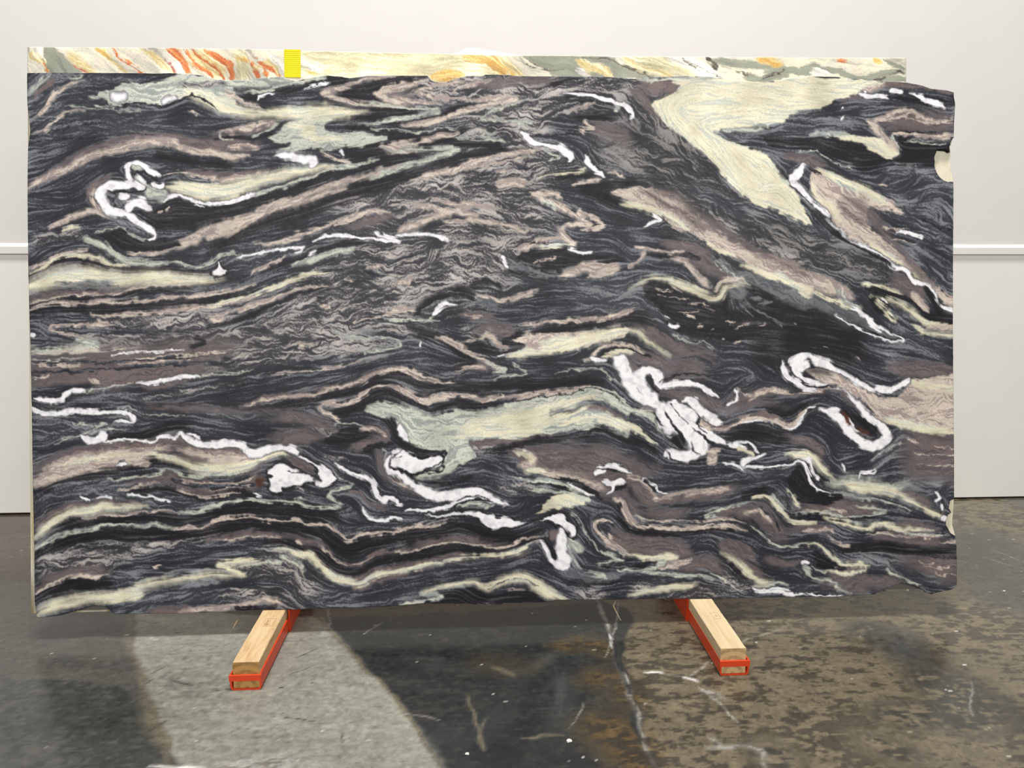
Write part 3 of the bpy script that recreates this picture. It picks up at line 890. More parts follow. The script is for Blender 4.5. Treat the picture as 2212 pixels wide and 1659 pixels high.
D 10 650 890 900 885 1200 840 1500 800 1800 750 2212 685
M 5 1150 820 1400 780 1600 750
S 10 600 930 900 920 1150 950
G 6~4 1150 930 1400 890 1700 850 2000 800 2212 750
D 12 400 985 800 970 1100 1000 1500 960 2000 900 2212 870
M 9 1200 1010 1500 1020 1800 1060 2000 1130
D 12 1200 1080 1600 1100 2000 1180 2212 1250
S 16 100 1130 400 1150 700 1170 1000 1180
S 18 100 1300 400 1290 700 1240
E 2~2 400 1130 500 1170 700 1200 800 1190 600 1260 300 1370
W 6,6,5,5,5,5,5,6,5,4 85 1000 180 1050 300 1070 500 1060 700 1070 850 1050 980 1060 1050 1110 1065 1140 1020 1150
W 2,3,3 870 1150 950 1125 1020 1150
E 1.5 800 1025 1000 1010 1100 1060 1200 1090 1400 1085 1550 1080
W 4,6,7,8,5 550 1290 600 1310 700 1330 780 1300 770 1350
W 2.5 780 1360 950 1330 1200 1350 1300 1300 1400 1290 1450 1310 1500 1270
E 2 620 1275 850 1240 980 1240
N 9 820 1310 1000 1295 1200 1265 1400 1200 1600 1180
W 3,4,6,8,7,6,7,8 1470 1300 1500 1260 1560 1300 1650 1350 1850 1390 2000 1370 2120 1410 2212 1455
W 3 1570 1260 1650 1280 1700 1310
D 20 100 1450 300 1430 600 1380 900 1380
M 18~8 100 1620 400 1510 700 1440 1000 1410 1300 1390 1500 1340 1700 1420 1900 1450 2212 1490
P 6~6 200 1600 500 1500 900 1450 1200 1420 1400 1400
P 8~6 1500 1420 1700 1470 1900 1490 2212 1500
C 5 250 1620 500 1545 700 1505 900 1490 1200 1480 1450 1490
N 10 600 1650 900 1575 1200 1540 1400 1540 1500 1580
F 0 100 850 300 830 500 800
@450 700
M 14 0 830 400 880 800 900 1100 980 1250 1050
S 12 0 900 300 910 700 880
D 12 0 970 400 990 700 1000 1000 990
G 8 700 1070 900 1040 1050 1030 1230 1060
D 12 0 1070 400 1080 800 1090
G 30 300 300 900 200 1500 170
G 20 0 420 500 330 900 290
D 7 0 530 250 480 500 450 800 405 1100 375 1500 315 1700 275 1900 240
G 5~3 0 630 200 590 450 530 650 480 900 450 1150 430 1400 380 1600 340 1800 300 2000 310
p 2 600 500 900 460 1200 420 1500 360
D 16 0 700 250 630 500 570 800 520 1200 505 1500 440 1800 370 2100 370
M 7~4 300 770 450 750 650 700 850 680 1050 650 1250 610 1450 560 1600 480 1750 440 1900 430 2000 470 2212 540
P 4~3 350 775 500 755 650 715 850 690 1050 660 1250 615 1450 560 1600 480 1750 445 1900 430 2000 470 2212 535
N 9 650 790 900 745 1200 690 1450 630 1600 540 1750 500 1900 490 2100 560 2212 590
P 6,5,5,5,4,4,4,5,6,7,5~3 1050 810 1150 780 1300 770 1450 700 1550 620 1700 580 1800 590 1900 650 2000 720 2100 740 2212 700
P 4 1050 800 1100 850 1200 890 1250 940
N 13 1200 870 1350 810 1500 730 1650 640 1750 650 1850 700 2000 770 2100 840
D 14 1250 880 1400 860 1560 880 1750 920
M 14 600 1100 850 1080 1100 1080
poly N 1270 1000 1470 970 1430 1020 1550 1040 1450 1120 1250 1140 1100 1110
D 18 1000 1150 1300 1200 1600 1250
M 8 1450 990 1600 1000 1720 1070 1560 1130 1370 1190
P 4~3 1450 990 1600 1000 1700 1060
E 2 1200 960 1350 950 1470 960
n 8 1650 910 1750 970 1800 1060 1900 1160 2050 1220 2212 1235
D 24 1300 1350 1500 1400 1650 1550
D 10 1000 1130 1100 1250 1250 1340
G 5~3 1100 1280 1300 1290 1350 1320
D 14 0 1440 200 1430 400 1400 550 1340
poly W 830 1230 950 1270 1050 1340 1130 1370 1210 1440 1240 1480 1160 1560 1100 1575 1030 1540 980 1500 900 1530 830 1540 780 1570 700 1570 710 1610 640 1620 590 1590 590 1520 560 1480 600 1460 540 1420 580 1370 680 1320 760 1350 850 1390 900 1420 950 1430 1010 1460 1060 1500 1080 1490 1030 1430 1045 1390 1000 1350 930 1310
W 8,9,8,10,7,6,9 0 1160 150 1140 300 1160 420 1230 600 1200 730 1170 850 1220
n 1.2 700 1300 800 1340 870 1400 960 1440 1020 1480 1060 1500
m 7,8,9,8 760 1260 850 1310 930 1370 1010 1420
n 4 1030 1370 1035 1400
n 2 960 1440 1010 1480 1070 1500
n 1 740 1420 820 1420 900 1425
M 16 0 1250 200 1260 400 1300 550 1270
P 8~6 0 1300 200 1300 400 1320 550 1270 700 1215
C 9,9,8,7,6,5 0 1390 200 1365 400 1325 550 1270 700 1230 800 1270
M 18 0 1520 300 1520 500 1470
d 6~4 0 1480 200 1480 400 1450
p 1.5 0 1510 200 1525 350 1490 450 1430
p 1.5 0 1580 200 1560 400 1550
d 5 0 1545 300 1540 450 1530
b 8~5 470 1500 520 1520
W 3,4,4,5,6,6,6 1220 1325 1330 1390 1450 1440 1530 1470 1580 1510 1600 1590 1640 1660
E 1.5 1620 1180 1690 1230 1670 1300 1690 1390
W 3 1600 1170 1650 1150 1700 1165
E 1.2 1200 1380 1250 1460 1380 1550
W 5,6,6,6,7,8,9,10,10 1740 1270 1700 1330 1720 1390 1800 1400 1870 1470 1950 1540 2050 1600 2150 1640 2212 1650
poly W 1740 1300 1820 1230 1900 1220 2000 1260 2060 1280 2130 1240 2230 1240 2230 1390 2050 1400 1950 1420 1850 1390 1760 1360
n 3 1760 1360 1870 1400 1950 1450
n 1.5 1780 1280 1850 1290
M 9 1600 1200 1650 1350 1750 1450 1900 1560 2050 1640
P 2.5~2 1720 1450 1850 1530 2000 1610
@850 700
D 40 1200 420 1600 420 2000 440
D 30 0 300 400 300 600 380
S 16 0 200 300 250
poly E -280 820 -250 770 -150 730 -50 740 100 790 200 830 350 880 500 840 650 815 850 815 1000 775 1200 735 1500 680 1800 640 2000 630 2100 700 2250 800 2250 1110 2100 1050 1950 990 1880 985 1700 1020 1500 1060 1300 1090 1100 1110 850 1110 700 1130 800 1270 620 1330 550 1400 300 1450 100 1400 450 1260 480 1200 300 1200 150 1150 30 980 0 900 -100 890
C 14,18,20,22,20~10 700 980 1000 950 1300 890 1600 820 1900 700
C 10 600 1050 1000 1050 1400 1010
s 3~5 1500 860 1700 810 1900 750 2000 745 2100 790 2212 880
m 5~5 1850 810 1950 790 2050 805 2212 900
c 7 1600 970 1850 900 2000 900 2212 1000
e 4~4 350 870 200 830 0 760 -150 740
F 0 -200 780 0 850 100 950 250 1080 450 1050 700 1000
F 0 450 1400 550 1200 500 1080 700 1060
W 8,9,4 60 970 100 1040 140 1130
n 6 -30 900 20 1060 130 1170 250 1225 400 1230 470 1225
P 3 0 440 100 450 200 500 350 550 500 565 600 560
N 11 0 505 100 515 200 555 400 595 700 605 1000 605 1300 585 1700 565 2000 530
M 8 300 690 500 660 800 650 1100 640
P 5~3 0 575 100 620 200 700 300 745 400 720 550 685 700 695 850 725 1000 705 1200 695 1500 655 1800 620 2000 610
d 2 300 680 500 640 700 660 900 670 1200 650
E 4~3 350 690 450 660 500 660
N 8 0 655 100 705 250 795 340 845 450 795 600 755 750 785 900 775 1050 765
n 1.3 1000 765 1200 735 1500 685 1900 620 2050 650 2212 760
N 9 150 70 350 110 500 190 650 280 770 370 600 425
P 6,6,5,5,5,3 400 130 550 180 700 260 850 340 1000 410 1080 440
E 3 900 370 1000 415 1080 440 950 462
D 6 400 100 600 140 750 165
N 6 650 195 800 215 1000 260
P 3 650 180 820 150 900 110
M 7 600 440 750 400 900 430
P 4~3 600 440 750 410 880 420
E 2 1150 380 1270 462 1100 490 950 540
n 5 1200 90 1065 135 1085 175 1250 212 1080 265 1000 290
W 4 1015 305 1075 290
C 12~8 1130 300 1300 250 1450 240 1700 190 2000 120 2212 70
P 10~6 1150 130 1300 180 1400 240
D 12 1400 330 1700 300 1900 200 2100 140 2212 120
n 7 -300 1190 0 1150
W 5 -10 1230 60 1210
poly W -20 1225 60 1205 130 1250 270 1275 400 1235 490 1205 480 1270 420 1340 300 1390 180 1430 -20 1370
n 2 300 1200 420 1215 480 1225 440 1250
n 2 130 1265 300 1275 420 1240
E 10 200 1420 400 1430 500 1380 600 1330
S 20 600 1430 800 1400
N 5 350 1530 550 1510 750 1450
G 12 1000 1200 800 1170 700 1160
M 8 700 1140 900 1130 1200 1110 1500 1070 1850 1000
N 5 950 1210 1150 1160 1500 1110 1800 1060 1900 1000 2000 1010 2212 1110
poly M 1080 1220 1300 1180 1600 1130 1900 1080 2212 1140 2450 1250 2600 1400 2450 1480 2212 1500 2000 1480 1700 1480 1500 1420 1300 1400 1150 1300
P 6~6 1150 1200 1300 1250 1320 1320 1200 1350
P 8~8 1250 1380 1500 1420 1800 1490 2000 1560
C 5 1180 1220 1280 1250 1320 1320
C 6~5 1270 1420 1350 1400 1420 1400
D 20~10 1800 1100 2000 1090 2212 1150
D 22 900 1300 1100 1400 1300 1460
@1200 680
D 50 1600 500 1900 550 2000 680
N 10 0 115 300 95 600 55 850 30
P 4~2 0 60 180 50 300 62 500 32 700 0
M 12 0 190 250 135 500 110 750 95 850 150 1000 250 1200 330 1500 370
C 12,10,7,5,5,6,5,4,3 0 290 150 260 350 200 500 160 700 150 800 180 880 270 1000 340 1100 390
D 8 280 390 350 310 450 250 600 220 750 240 850 320 1000 390 1100 460
M 12 700 390 850 420 1000 450 1100 500 1250 510 1450 540
M 10 1100 430 1300 420 1500 450
P 4 270 430 330 410 380 350 500 290 650 285 730 305 850 370
W 5 330 410 400 430 480 430
n 3 420 385 500 340 600 320 700 320 800 370 900 390
C 6 450 390 550 360 650 345 750 360
d 4 1150 430 1350 420 1500 470
n 2 1000 640 1050 600 1200 570 1400 560 1550 620
D 22 1450 620 1600 700
M 9 1020 560 1100 590 1300 540 1500 600
M 6 760 570 740 500 700 440
W 10,16,15,14,14,14,14 560 400 620 450 660 540 700 640 800 750 950 840 1000 880
W 9,14,14,14,12 870 525 800 580 810 680 900 770 980 820
W 8,12,9,6 870 520 960 570 990 650 1010 700
W 7,6,6,6,7,5 1010 690 1150 660 1300 650 1400 680 1460 740 1550 790
W 18,20,22,22,20,12 1000 880 1080 950 1200 1040 1280 1130 1380 1230 1420 1280
W 6,8,8,8,4 1220 800 1280 805 1350 880 1450 960 1590 1030
W 12 1100 850 1250 920 1320 980
W 7 1000 950 1040 1040 1100 1100
W 8,9,9,5 1300 1030 1420 1100 1500 1180 1620 1240
W 6,10,12,12,14 1060 1290 1150 1340 1300 1330 1400 1290 1330 1200
W 4 1040 1320 1060 1370 1150 1385
W 4,7,6 1640 1240 1750 1270 1850 1300
W 2.5 1700 1230 1850 1230 1940 1310
c 5 1730 1290 1830 1300 1890 1320
W 8,6,3 1770 1430 1850 1370 2010 1330
W 2.5 1600 1430 1700 1440 1800 1480
W 2 1850 1440 2000 1450 2212 1440
n 2 900 570 930 630 950 700 1000 740
n 2 1050 930 1120 1040 1180 1130 1220 1240
n 1.5 1110 850 1170 930 1260 1040
n 2 1290 1080 1400 1140 1500 1250
n 2 1290 1200 1330 1300 1380 1350
n 1 790 700 850 770
n 1.3 1350 950 1380 1060 1450 1120
n 1.5 950 920 1000 1000 1040 1060
n 8,8,5 1140 1150 1180 1220 1210 1260
n 3 1080 1340 1120 1390 1300 1400 1440 1390
L 7~4 850 790 1000 850
l 3~2 800 690 850 760 950 830
m 3 940 660 1000 730
M 10,11,10,10,12,8 1010 740 1150 740 1280 765 1400 830 1550 890 1650 940
M 14 1650 930 1720 850 1800 820 2000 800 2212 800
M 8 1700 960 1900 900 2212 900
D 6 1600 1030 1800 940 2000 900 2212 900
p 4 1380 980 1450 1060 1550 1100 1650 1090 1750 1020 1900 970 1980 990 2100 1040 2212 1100
m 4 1400 960 1500 1040 1620 1060 1800 990 1980 950 2212 1050
W 2.5 1640 860 1720 830 1740 770 1720 720
P 1.8 1740 715 1800 760 1880 780 1950 750 2030 715 2212 740
P 3~3 1850 810 1950 770 2050 740 2212 760
p 12~3 1500 1370 1490 1390
p 6~3 1430 1320 1560 1300
N 16 1650 1140 1900 1130 2212 1200
D 20 1600 1370 1900 1400 2200 1380
D 16 0 600 250 560 450 540 550 620 650 720 800 860
E 1.2 0 545 200 530 400 500 500 540 560 620 680 700
E 1 300 430 400 460 520 470
P 2.5 0 740 250 700 420 690 550 750 650 830 750 890 950 920
e 8,8,8,8,7,7,6,5,4 0 790 250 745 450 730 600 810 750 910 900 960 980 1010 1030 1090 1140 1170
s 6~4 250 850 400 835 550 890 700 985 850 1030 1000 1110 1100 1200
c 8,9,9,8,5 400 970 600 1030 750 1085 880 1170 970 1230
N 7 350 1080 500 1120 700 1200 850 1240 950 1320
D 24 500 1200 800 1300 1000 1420
D 24 1100 1450 1400 1460 1700 1480
M 30 100 1280 300 1350 500 1420
D 26 0 1170 250 1130 400 1140
M 12 200 1500 600 1560 800 1640
F 0 1500 550 1700 470 1850 500 1900 600 1700 700
F 0 1600 850 1700 720 1800 600
@1600 680
N 50 300 200 700 250 1100 300
N 40 200 330 1000 370
D 40 1300 300 1700 330
D 30 1100 520 1300 600
poly P 620 540 780 520 950 560 1080 620 1180 700 1300 770 1500 780 1620 640 1850 610 2150 620 2150 1135 1900 1120 1700 1060 1500 1020 1330 990 1230 900 1130 800 980 710 850 680 720 610
M 20~14 1500 880 1750 890 2150 940
M 12~8 1250 750 1300 840 1350 900
C 6,8,8,7~5 1350 1010 1600 1050 1800 1090 2150 1130
C 6~5 1600 640 1800 680 2150 720
M 16~10 1400 500 1700 520 2150 570
S 24 1500 80 1800 260 2000 350
S 8 1000 100 1500 250 2000 420
W 8,11,10,10,9,6,5,3 660 380 580 420 520 480 520 560 580 620 680 650 800 680 920 710
W 8,11,7,6,5,7,5 660 385 740 450 850 500 950 550 1080 610 1180 670 1280 730
W 10 640 470 560 540
W 7,10,6 1290 700 1360 715 1450 735
W 5,5,8 1450 720 1530 680 1590 620
W 4,6,5,5,2 410 460 430 550 500 640 580 690 720 720
W 3,4,5,6,7,9,10,11,10,9,10,10,10,11,11,5 960 710 1040 770 1120 850 1180 930 1260 990 1330 1060 1390 1130 1400 1190 1340 1245 1260 1265 1180 1230 1080 1150 1010 1060 930 980 850 930 760 910
W 6 850 905 960 915
poly n 980 880 1080 940 1200 980 1290 1080 1290 1140 1200 1150 1100 1060 1020 970
b 5 990 930 1050 1050
b 6~4 1120 1080 1220 1140
w 1.5 1040 990 1080 1070 1140 1110
n 3 480 480 480 560 560 640 700 690 900 700
n 1.2 640 540 750 520 900 550 1050 610
M 7 130 775 230 735 400 755 600 755 800 735 930 735 1040 800 1120 870
P 1.8 130 765 230 725 400 740 600 745 800 720 950 715
D 10 200 810 500 815 750 795 900 805 1050 890 1150 970
N 8 250 930 400 960 500 950 640 870
P 4,4,4,5,4,5,4,3 0 980 150 960 220 950 330 1000 470 1070 560 1000 640 920 720 880
W 2.5 0 1030 180 1000 300 1030 470 1100 560 1040 640 920
W 2 650 900 720 880
D 34 700 960 900 1080 1150 1220
D 24 300 1180 600 1100 800 1200 900 1400
M 8 200 1150 500 1190 700 1230 800 1370
D 18 900 1450 1100 1350
S 16 1520 1090 1450 1200 1350 1350 1200 1450
S 16 1200 1580 1600 1600 1900 1620
M 40 1650 1250 1850 1300 2150 1350
M 30 1600 1450 1850 1480 2150 1500
E 1.5 1250 1400 1400 1300 1550 1220
p 1.5 1650 1320 1850 1340 2150 1330
p 1.5 1700 1420 1900 1440 2150 1410
p 1.5 1850 1260 2150 1280
p 1.5 1600 1180 1700 1230
L 11 950 30 1150 100 1350 170 1450 205
W 3 1180 0 1300 90 1460 190
W 1.8 900 -10 1050 80 1200 170 1400 240 1550 240 1460 170
n 2 1130 90 1250 160 1400 225 1520 230
p 1 780 310 830 325
p 1.2 1110 380 1150 420
p 1.2 1360 390 1410 400
W 2 1280 1480 1250 1510 1130 1520 1120 1560
W 2 960 1430 1000 1500
F 0 1700 1300 1900 1320 2150 1320
@50 970
P 14,13,12,10,9~7 100 330 300 245 600 175 900 130 1200 80
W 4 880 160 980 140
N 10 560 225 900 185 1200 135 1350 95 1480 135 1600 205
C 5,6,9,12,11,10 1310 90 1420 100 1550 150 1700 190 1900 185 2212 145
M 9 1450 60 1700 100 1900 110 2212 80
p 5~3 1040 155 1130 140 1210 140
N 9 110 430 350 320 600 270 900 245
S 16 120 560 300 430 600 360 900 340
E 3 800 300 1000 270 1200 250 1350 220 1450 225 1600 250 1800 250 1950 230 2150 190
M 10 1000 340 1300 290 1500 300 1700 335 1900 330 2212 290
P 1.5 1500 295 1750 325 1950 320 2150 280
d 3 1400 300 1550 330 1800 360 2100 320
M 8 1500 380 1700 410 1900 380 2212 340
N 7 1000 400 1250 390 1400 395 1550 435 1700 465 1850 445 2050 405 2212 440
P 2 1450 370 1600 430 1750 455 1900 430 2080 410
P 2 900 400 1100 370 1300 330
S 14 520 430 900 430 1300 470 1600 520
W 4 540 450 640 485
W 2.5 700 480 810 465 850 490
W 2 1000 430 1200 450 1400 500
M 8~5 130 740 300 620 500 555 800 525 1100 510
C 8,10,11,10,10,9,7,4 110 850 200 765 300 690 450 620 650 580 850 560 1050 545 1190 540
N 7 150 830 230 770 400 700 700 660 900 650
P 2 450 665 700 640 740 625 950 620 1150 600 1350 590 1500 620
N 9 350 740 600 690 900 665 1200 650 1500 660 1800 640
D 12 1600 590 1900 600 2212 570
E 4 1500 610 1650 590 1850 530 1950 500 2150 480
E 6,5,4,3,4,4,4,3,3,4,4,3 110 970 230 885 350 815 500 775 700 745 780 715 950 725 1050 710 1150 740 1250 715 1330 740 1450 750
P 4~2 1450 750 1600 735 1750 720 1880 660 2050 650 2150 640
N 15 110 1010 300 890 500 830 750 810 1000 815 1300 820 1600 795 1850 760 2212 690
G 18 150 1090 400 1010 700 970 1000 960 1300 935 1600 905 1900 865 2212 805
G 20 130 1160 500 1090 1000 1050
D 14 1100 1060 1300 1020 1700 980 2212 930
D 20 1000 1130 1400 1100 1800 1060
g 4~3 500 1010 900 980 1200 980
p 3 1240 1120 1320 1115
M 10 110 1330 300 1230 600 1160 850 1170
P 3.5~3 110 1375 250 1290 400 1235 560 1210 620 1205 700 1220 830 1190
N 14 120 1430 300 1330 500 1285 700 1290 850 1290
S 12 850 1220 1000 1230 1100 1240
C 8,16,15,13,12,12,9,8,7,7,6 130 1580 300 1490 450 1455 650 1430 850 1410 1000 1380 1150 1300 1400 1255 1700 1215 1900 1205 2100 1200
C 8 1000 1340 1060 1370 1120 1390 1000 1430 800 1450
C 6,5,4,5,6 2100 1200 2000 1150 1890 1108 2050 1070 2212 1055
S 22 900 1530 1300 1440 1700 1400 2212 1330
S 12 1200 1330 1700 1290 2212 1270
P 6~5 1500 1555 2000 1510 2212 1480
M 10~6 1200 1560 1700 1530
F 0 200 1520 500 1480 900 1420
@450 970
G 40 400 1190 700 1180 1000 1330
G 30 200 1260 600 1230
S 30 1100 1450 1500 1420 1800 1400
D 16 1300 1360 1600 1330 1900 1260 2212 1200
C 6,5,4,5,5 350 1195 230 1140 105 1105 280 1075 490 1055
E 3 280 1120 480 1090 720 1095
E 4 700 1030 850 1090 920 1180 930 1200
C 5,6,7,7,7,8,6,6,7,6,5,4,4 640 985 760 975 900 1010 1020 1075 1120 1160 1230 1240 1380 1290 1480 1280 1580 1220 1700 1185 1900 1155 2050 1115 2212 1095
M 6~4 1000 1030 1150 1140 1280 1220 1400 1250 1550 1180 1800 1130 2100 1080
M 8~5 1400 1340 1600 1270 1900 1200
D 10 0 1340 250 1300 500 1280 650 1290 780 1350 860 1440
P 7~5 300 1500 450 1465 550 1445 700 1500
n 3 250 1530 400 1520 500 1530
n 3 570 1510 650 1520
G 6 50 1400 300 1380 500 1370 650 1400
E 3.5 0 550 150 510 300 480 450 480 550 490 650 490 730 510 850 510 950 540 1100 555 1200 565 1270 545 1220 500 1150 450 1200 400 1370 355
N 11 0 610 250 545 500 535 800 565 1100 595 1300 580
N 14 0 590 300 580 700 590 1100 630 1300 720
G 6~4 400 620 700 650 1000 680 1200 740
P 3~2 0 715 150 665 380 640 500 655 700 685 850 672 950 705 1100 715 1200 765 1280 830 1350 870 1480 812 1700 795 1950 755 2212 720
G 6~5 1300 820 1500 780 1800 760 2212 700
N 14,14,14,14,15,15,16,16,15,14,14 0 780 200 730 450 700 700 740 900 770 1100 800 1200 880 1350 950 1500 905 1800 850 2212 800
M 7~4 0 870 250 835 450 805 700 835 850 865 1050 915 1150 975 1230 1055 1350 1100 1480 1075 1580 1010 1750 990 1950 960 2212 910
P 2~2 100 880 400 830 700 840
P 3 830 885 900 900
P 2 1050 925 1150 990 1230 1065 1340 1110 1460 1085 1580 1015
D 9 0 930 250 900 500 880
N 12 550 885 750 890 900 955 1050 1000 1200 1120 1350 1170 1500 1130 1650 1065 1900 1025 2212 965
D 22 1300 650 1500 700 1800 680
D 16 1350 500 1450 600
W 6,6,6,5,6,4,3 1600 390 1630 450 1660 490 1720 470 1790 490 1800 530 1850 540
W 2.5 1470 560 1520 640 1600 680 1700 690 1800 670 1870 710
M 5~4 1320 420 1450 430 1500 500 1600 560 1750 560 1850 540
E 2 820 470 940 490
W 2 430 420 530 440
G 4 800 360 900 380 1000 410
F 0 1290 540 1330 480 1400 560 1300 640
@850 970
D 30 200 600 0 560
D 18 500 720 700 700 900 790 1200 800 1450 730
D 14 300 330 600 310 800 330
D 30 1000 600 1200 620 1300 500
S 24 1000 200 1200 300
D 60 1900 560 2100 600 2212 700
W 6,7,7,8,11,12,12,10,8,6,4,3 0 180 60 230 130 310 250 380 380 440 500 450 650 440 800 420 900 460 1000 500 1090 540 1050 550
poly W 180 600 300 610 450 640 600 605 800 590 900 620 970 610 1000 650 1100 650 1230 700 1400 670 1480 640 1600 610 1680 680 1740 760 1740 840 1680 860 1650 790 1560 720 1460 685 1300 710 1180 760 1060 760 960 770 850 720 750 660 640 640 430 675 300 630
W 4,4,4,5,5,5 110 600 200 580 400 575 520 550 620 500 750 470
E 5~3 600 550 750 510 850 530 950 535
n 1.5 530 570 620 520 750 490 850 480 950 490
n 1.5 600 500 700 460 850 450 950 500
W 8,9,12,13,10 1600 770 1600 850 1610 950 1640 1050 1650 1130
W 4,6,7,9,8 1410 870 1450 950 1500 1030 1580 1100 1650 1130
poly n 1430 850 1490 830 1500 900 1560 960 1570 1050 1540 1050 1490 970
n 2 1640 780 1660 830
n 1.5 1480 690 1560 740 1620 770
E 9~4 1660 890 1730 910 1790 960
E 3 1660 900 1700 1000 1730 1080 1770 1150
m 8~4 1530 770 1530 850
G 6~4 0 780 180 750 400 740 500 705 650 690
P 2~2 0 785 200 750 400 745 500 705
N 13 0 860 200 810 450 780 650 750 900 830 1200 840 1400 770
M 8~5 200 900 500 860 700 880 1000 890 1200 850 1400 790
P 2.5~2 0 985 180 970 300 940 480 890 640 890 750 920 950 930 1050 930 1200 880 1400 820
N 8 0 1050 250 985 500 935 700 955 1000 975 1200 935 1420 860
M 6 0 1130 250 1060 500 1020 800 990
C 5,5,4,3,3,4,4,4,5,4,3,3 0 1195 100 1170 220 1130 300 1095 450 1080 600 1045 750 1030 900 1005 1050 1000 1180 980 1300 920 1400 870
M 5~4 200 1170 500 1110 800 1070 1100 1040 1300 980
D 15 0 1270 300 1200 600 1140 900 1100 1200 1070 1400 1010
D 14 300 1260 700 1210 1000 1190 1250 1120 1500 1190 1700 1270 2000 1310
C 5,6,6,7,8,10,12,12,12,12,10 270 1370 400 1335 600 1295 750 1275 880 1310 1000 1275 1150 1230 1280 1230 1400 1300 1500 1370 1650 1440
d 1.2 900 1320 1050 1270 1250 1240 1400 1320
E 4 280 1370 330 1390 460 1400 400 1440 200 1450 50 1480
poly n 400 1370 550 1350 650 1330 800 1345 900 1395 1020 1385 1200 1340 1320 1360 1480 1470 900 1495 300 1475 480 1420
s 4 700 1360 800 1430 900 1450
s 4 1150 1440 1300 1430
P 4 1250 1340 1100 1360
poly C 1350 620 1420 560 1500 480 1600 430 1750 430 1890 490 1800 540 1650 570 1500 580 1400 610
E 4 1150 270 1300 310 1500 310 1700 380 1900 440
n 3 1300 350 1500 335 1700 400
W 2 1650 330 1800 400 1920 440
n 4 1500 270 1700 310 1900 390 2000 470
G 10 1000 370 1300 380 1500 390
E 3 1250 390 1500 400 1750 420
E 1.3 1690 610 1780 660 1830 780 1900 870 1960 960 2050 1010
P 4~3 2212 1010 2050 900 1950 800 1930 720 2000 670 2100 690
M 18~8 2100 800 2212 880
D 16 1800 1000 1950 1080 2100 1120
E 3 2100 960 2212 1010
E 3 1950 1090 2050 1080 2212 1060
L 8 1600 1170 1800 1210 2000 1230 2150 1220
E 4 1850 1180 2000 1220 2040 1240
N 4 1700 1250 1900 1290 2050 1300 2180 1260
G 20 2000 1400 1800 1380
@1200 970
M 30 200 200 400 250 600 380
W 5,5,4 370 225 430 215 490 195
W 3,4,3 400 165 520 160 600 190 720 215
n 2.5 420 190 510 190 640 230
W 5,6,7,5 450 310 530 330 620 310 670 315
W 5,4,2 545 345 540 390 495 430
n 4 570 395 640 370 690 340
m 10~6 750 330 850 440 900 520
M 14 600 420 700 520 800 620
M 14 850 500 1050 510 1300 480 1600 430 1850 370
P 5,5,5,4,3,4~3 700 250 800 280 870 370 930 460 1000 490 1080 460 1200 430
W 2.2 840 270 900 340 960 360 990 410 1080 420
n 3 850 290 900 360 960 420
P 6~6 1200 440 1400 415 1650 390
D 26 950 250 1300 270 1600 290
D 14 900 340 1100 370 1400 360
S 14 1600 250 1900 240 2212 210
M 14 850 600 1100 600 1300 560
D 7 950 560 1300 550 1600 500 1900 420
S 10 1700 440 1900 360 2050 330
P 5~3 560 470 640 520 680 620 740 700 850 750 1000 750 1200 770 1400 740 1550 720 1700 745 1820 780
P 3~2 660 540 720 640 850 690 1100 690 1400 690 1550 660 1800 690
d 3 750 650 850 710 1100 710 1400 705 1700 700
N 9 600 540 650 660 720 745 850 785 1200 795 1500 770 1700 790
E 3 770 640 880 670
E 2.5 1420 630 1500 590 1700 550 1870 505
E 3 1420 630 1460 640 1560 620
M 10 1560 630 1700 590 1900 600
C 4 1880 460 1980 440 2060 480 2130 560 2212 640
M 24 1900 560 2000 660 2100 780 2212 860
p 3~3 1800 600 1950 600 2050 700
d 2 1850 640 1950 760 2100 850
d 2 1950 560 2050 640 2150 780
E 2 1850 720 1950 800 2040 880 2120 930 2212 935
D 18 1700 830 1900 870 2050 970 2212 1010
D 30 500 830 800 870 1100 880 1400 950
M 20~12 500 850 700 900 1000 930 1300 1000
P 4~4 380 700 400 800 480 900 600 970 700 1000
P 2~2 480 820 560 900 700 980
C 4,6,6,6,4 680 1005 850 1025 1000 1035 1150 1050 1000 1070
E 3 420 1110 500 1080 650 1070 550 1030 450 980
N 4 440 1110 600 1105 740 1065
N 4 750 1115 900 1085
E 4 830 1140 950 1110 1050 1065
P 4 980 1130 1150 1100 1300 1060
S 14 250 1030 400 1150 600 1190 900 1210
E 3.5 600 1150 900 1170 1200 1200 1400 1220 1500 1245
D 10 700 1210 1000 1240 1300 1260
D 12 400 1330 700 1300 1000 1290
G 12 700 1340 1000 1310
C 5,7,8,4 700 1400 900 1365 1100 1315 1380 1290
G 10 1000 1400 1300 1350 1600 1390
D 3 820 1420 1050 1370 1250 1340
C 3,5,7,9,8,4 1590 980 1680 1040 1760 1110 1840 1190 1900 1240 2080 1265
M 10~6 1650 980 1850 1130 2000 1190
M 12~6 1550 920 1750 940 1900 1050
N 8 1650 1080 1750 1170 1830 1240
G 14 1600 1180 1720 1290 1850 1330
M 12 1200 1130 1450 1080 1600 1170
E 2.2 1490 1190 1600 1240 1700 1310 1800 1360
E 3 1850 1310 2000 1290 2212 1300
W 3 1900 1360 2100 1370 2212 1390
S 8 1950 1340 2212 1350
F 0 450 750 400 700 500 650 600 780
F 0 1300 1000 1350 900 1500 870 1600 950
@1600 970
C 6,8,8,8,6,4 440 50 600 40 690 80 760 150 830 230 900 290
E 8,12,16,13,7 830 320 1000 330 1200 350 1400 365 1600 345
C 8 1000 350 1200 370 1400 400 1500 440
C 6,5,6,7 1500 440 1650 520 1800 590 1950 645
W 2.5,2.5,2.5,3,4,3,4,3,2 0 170 250 170 500 150 560 110 610 120 640 200 680 310 720 370 850 430
W 2.2 600 75 660 100 700 200 760 290
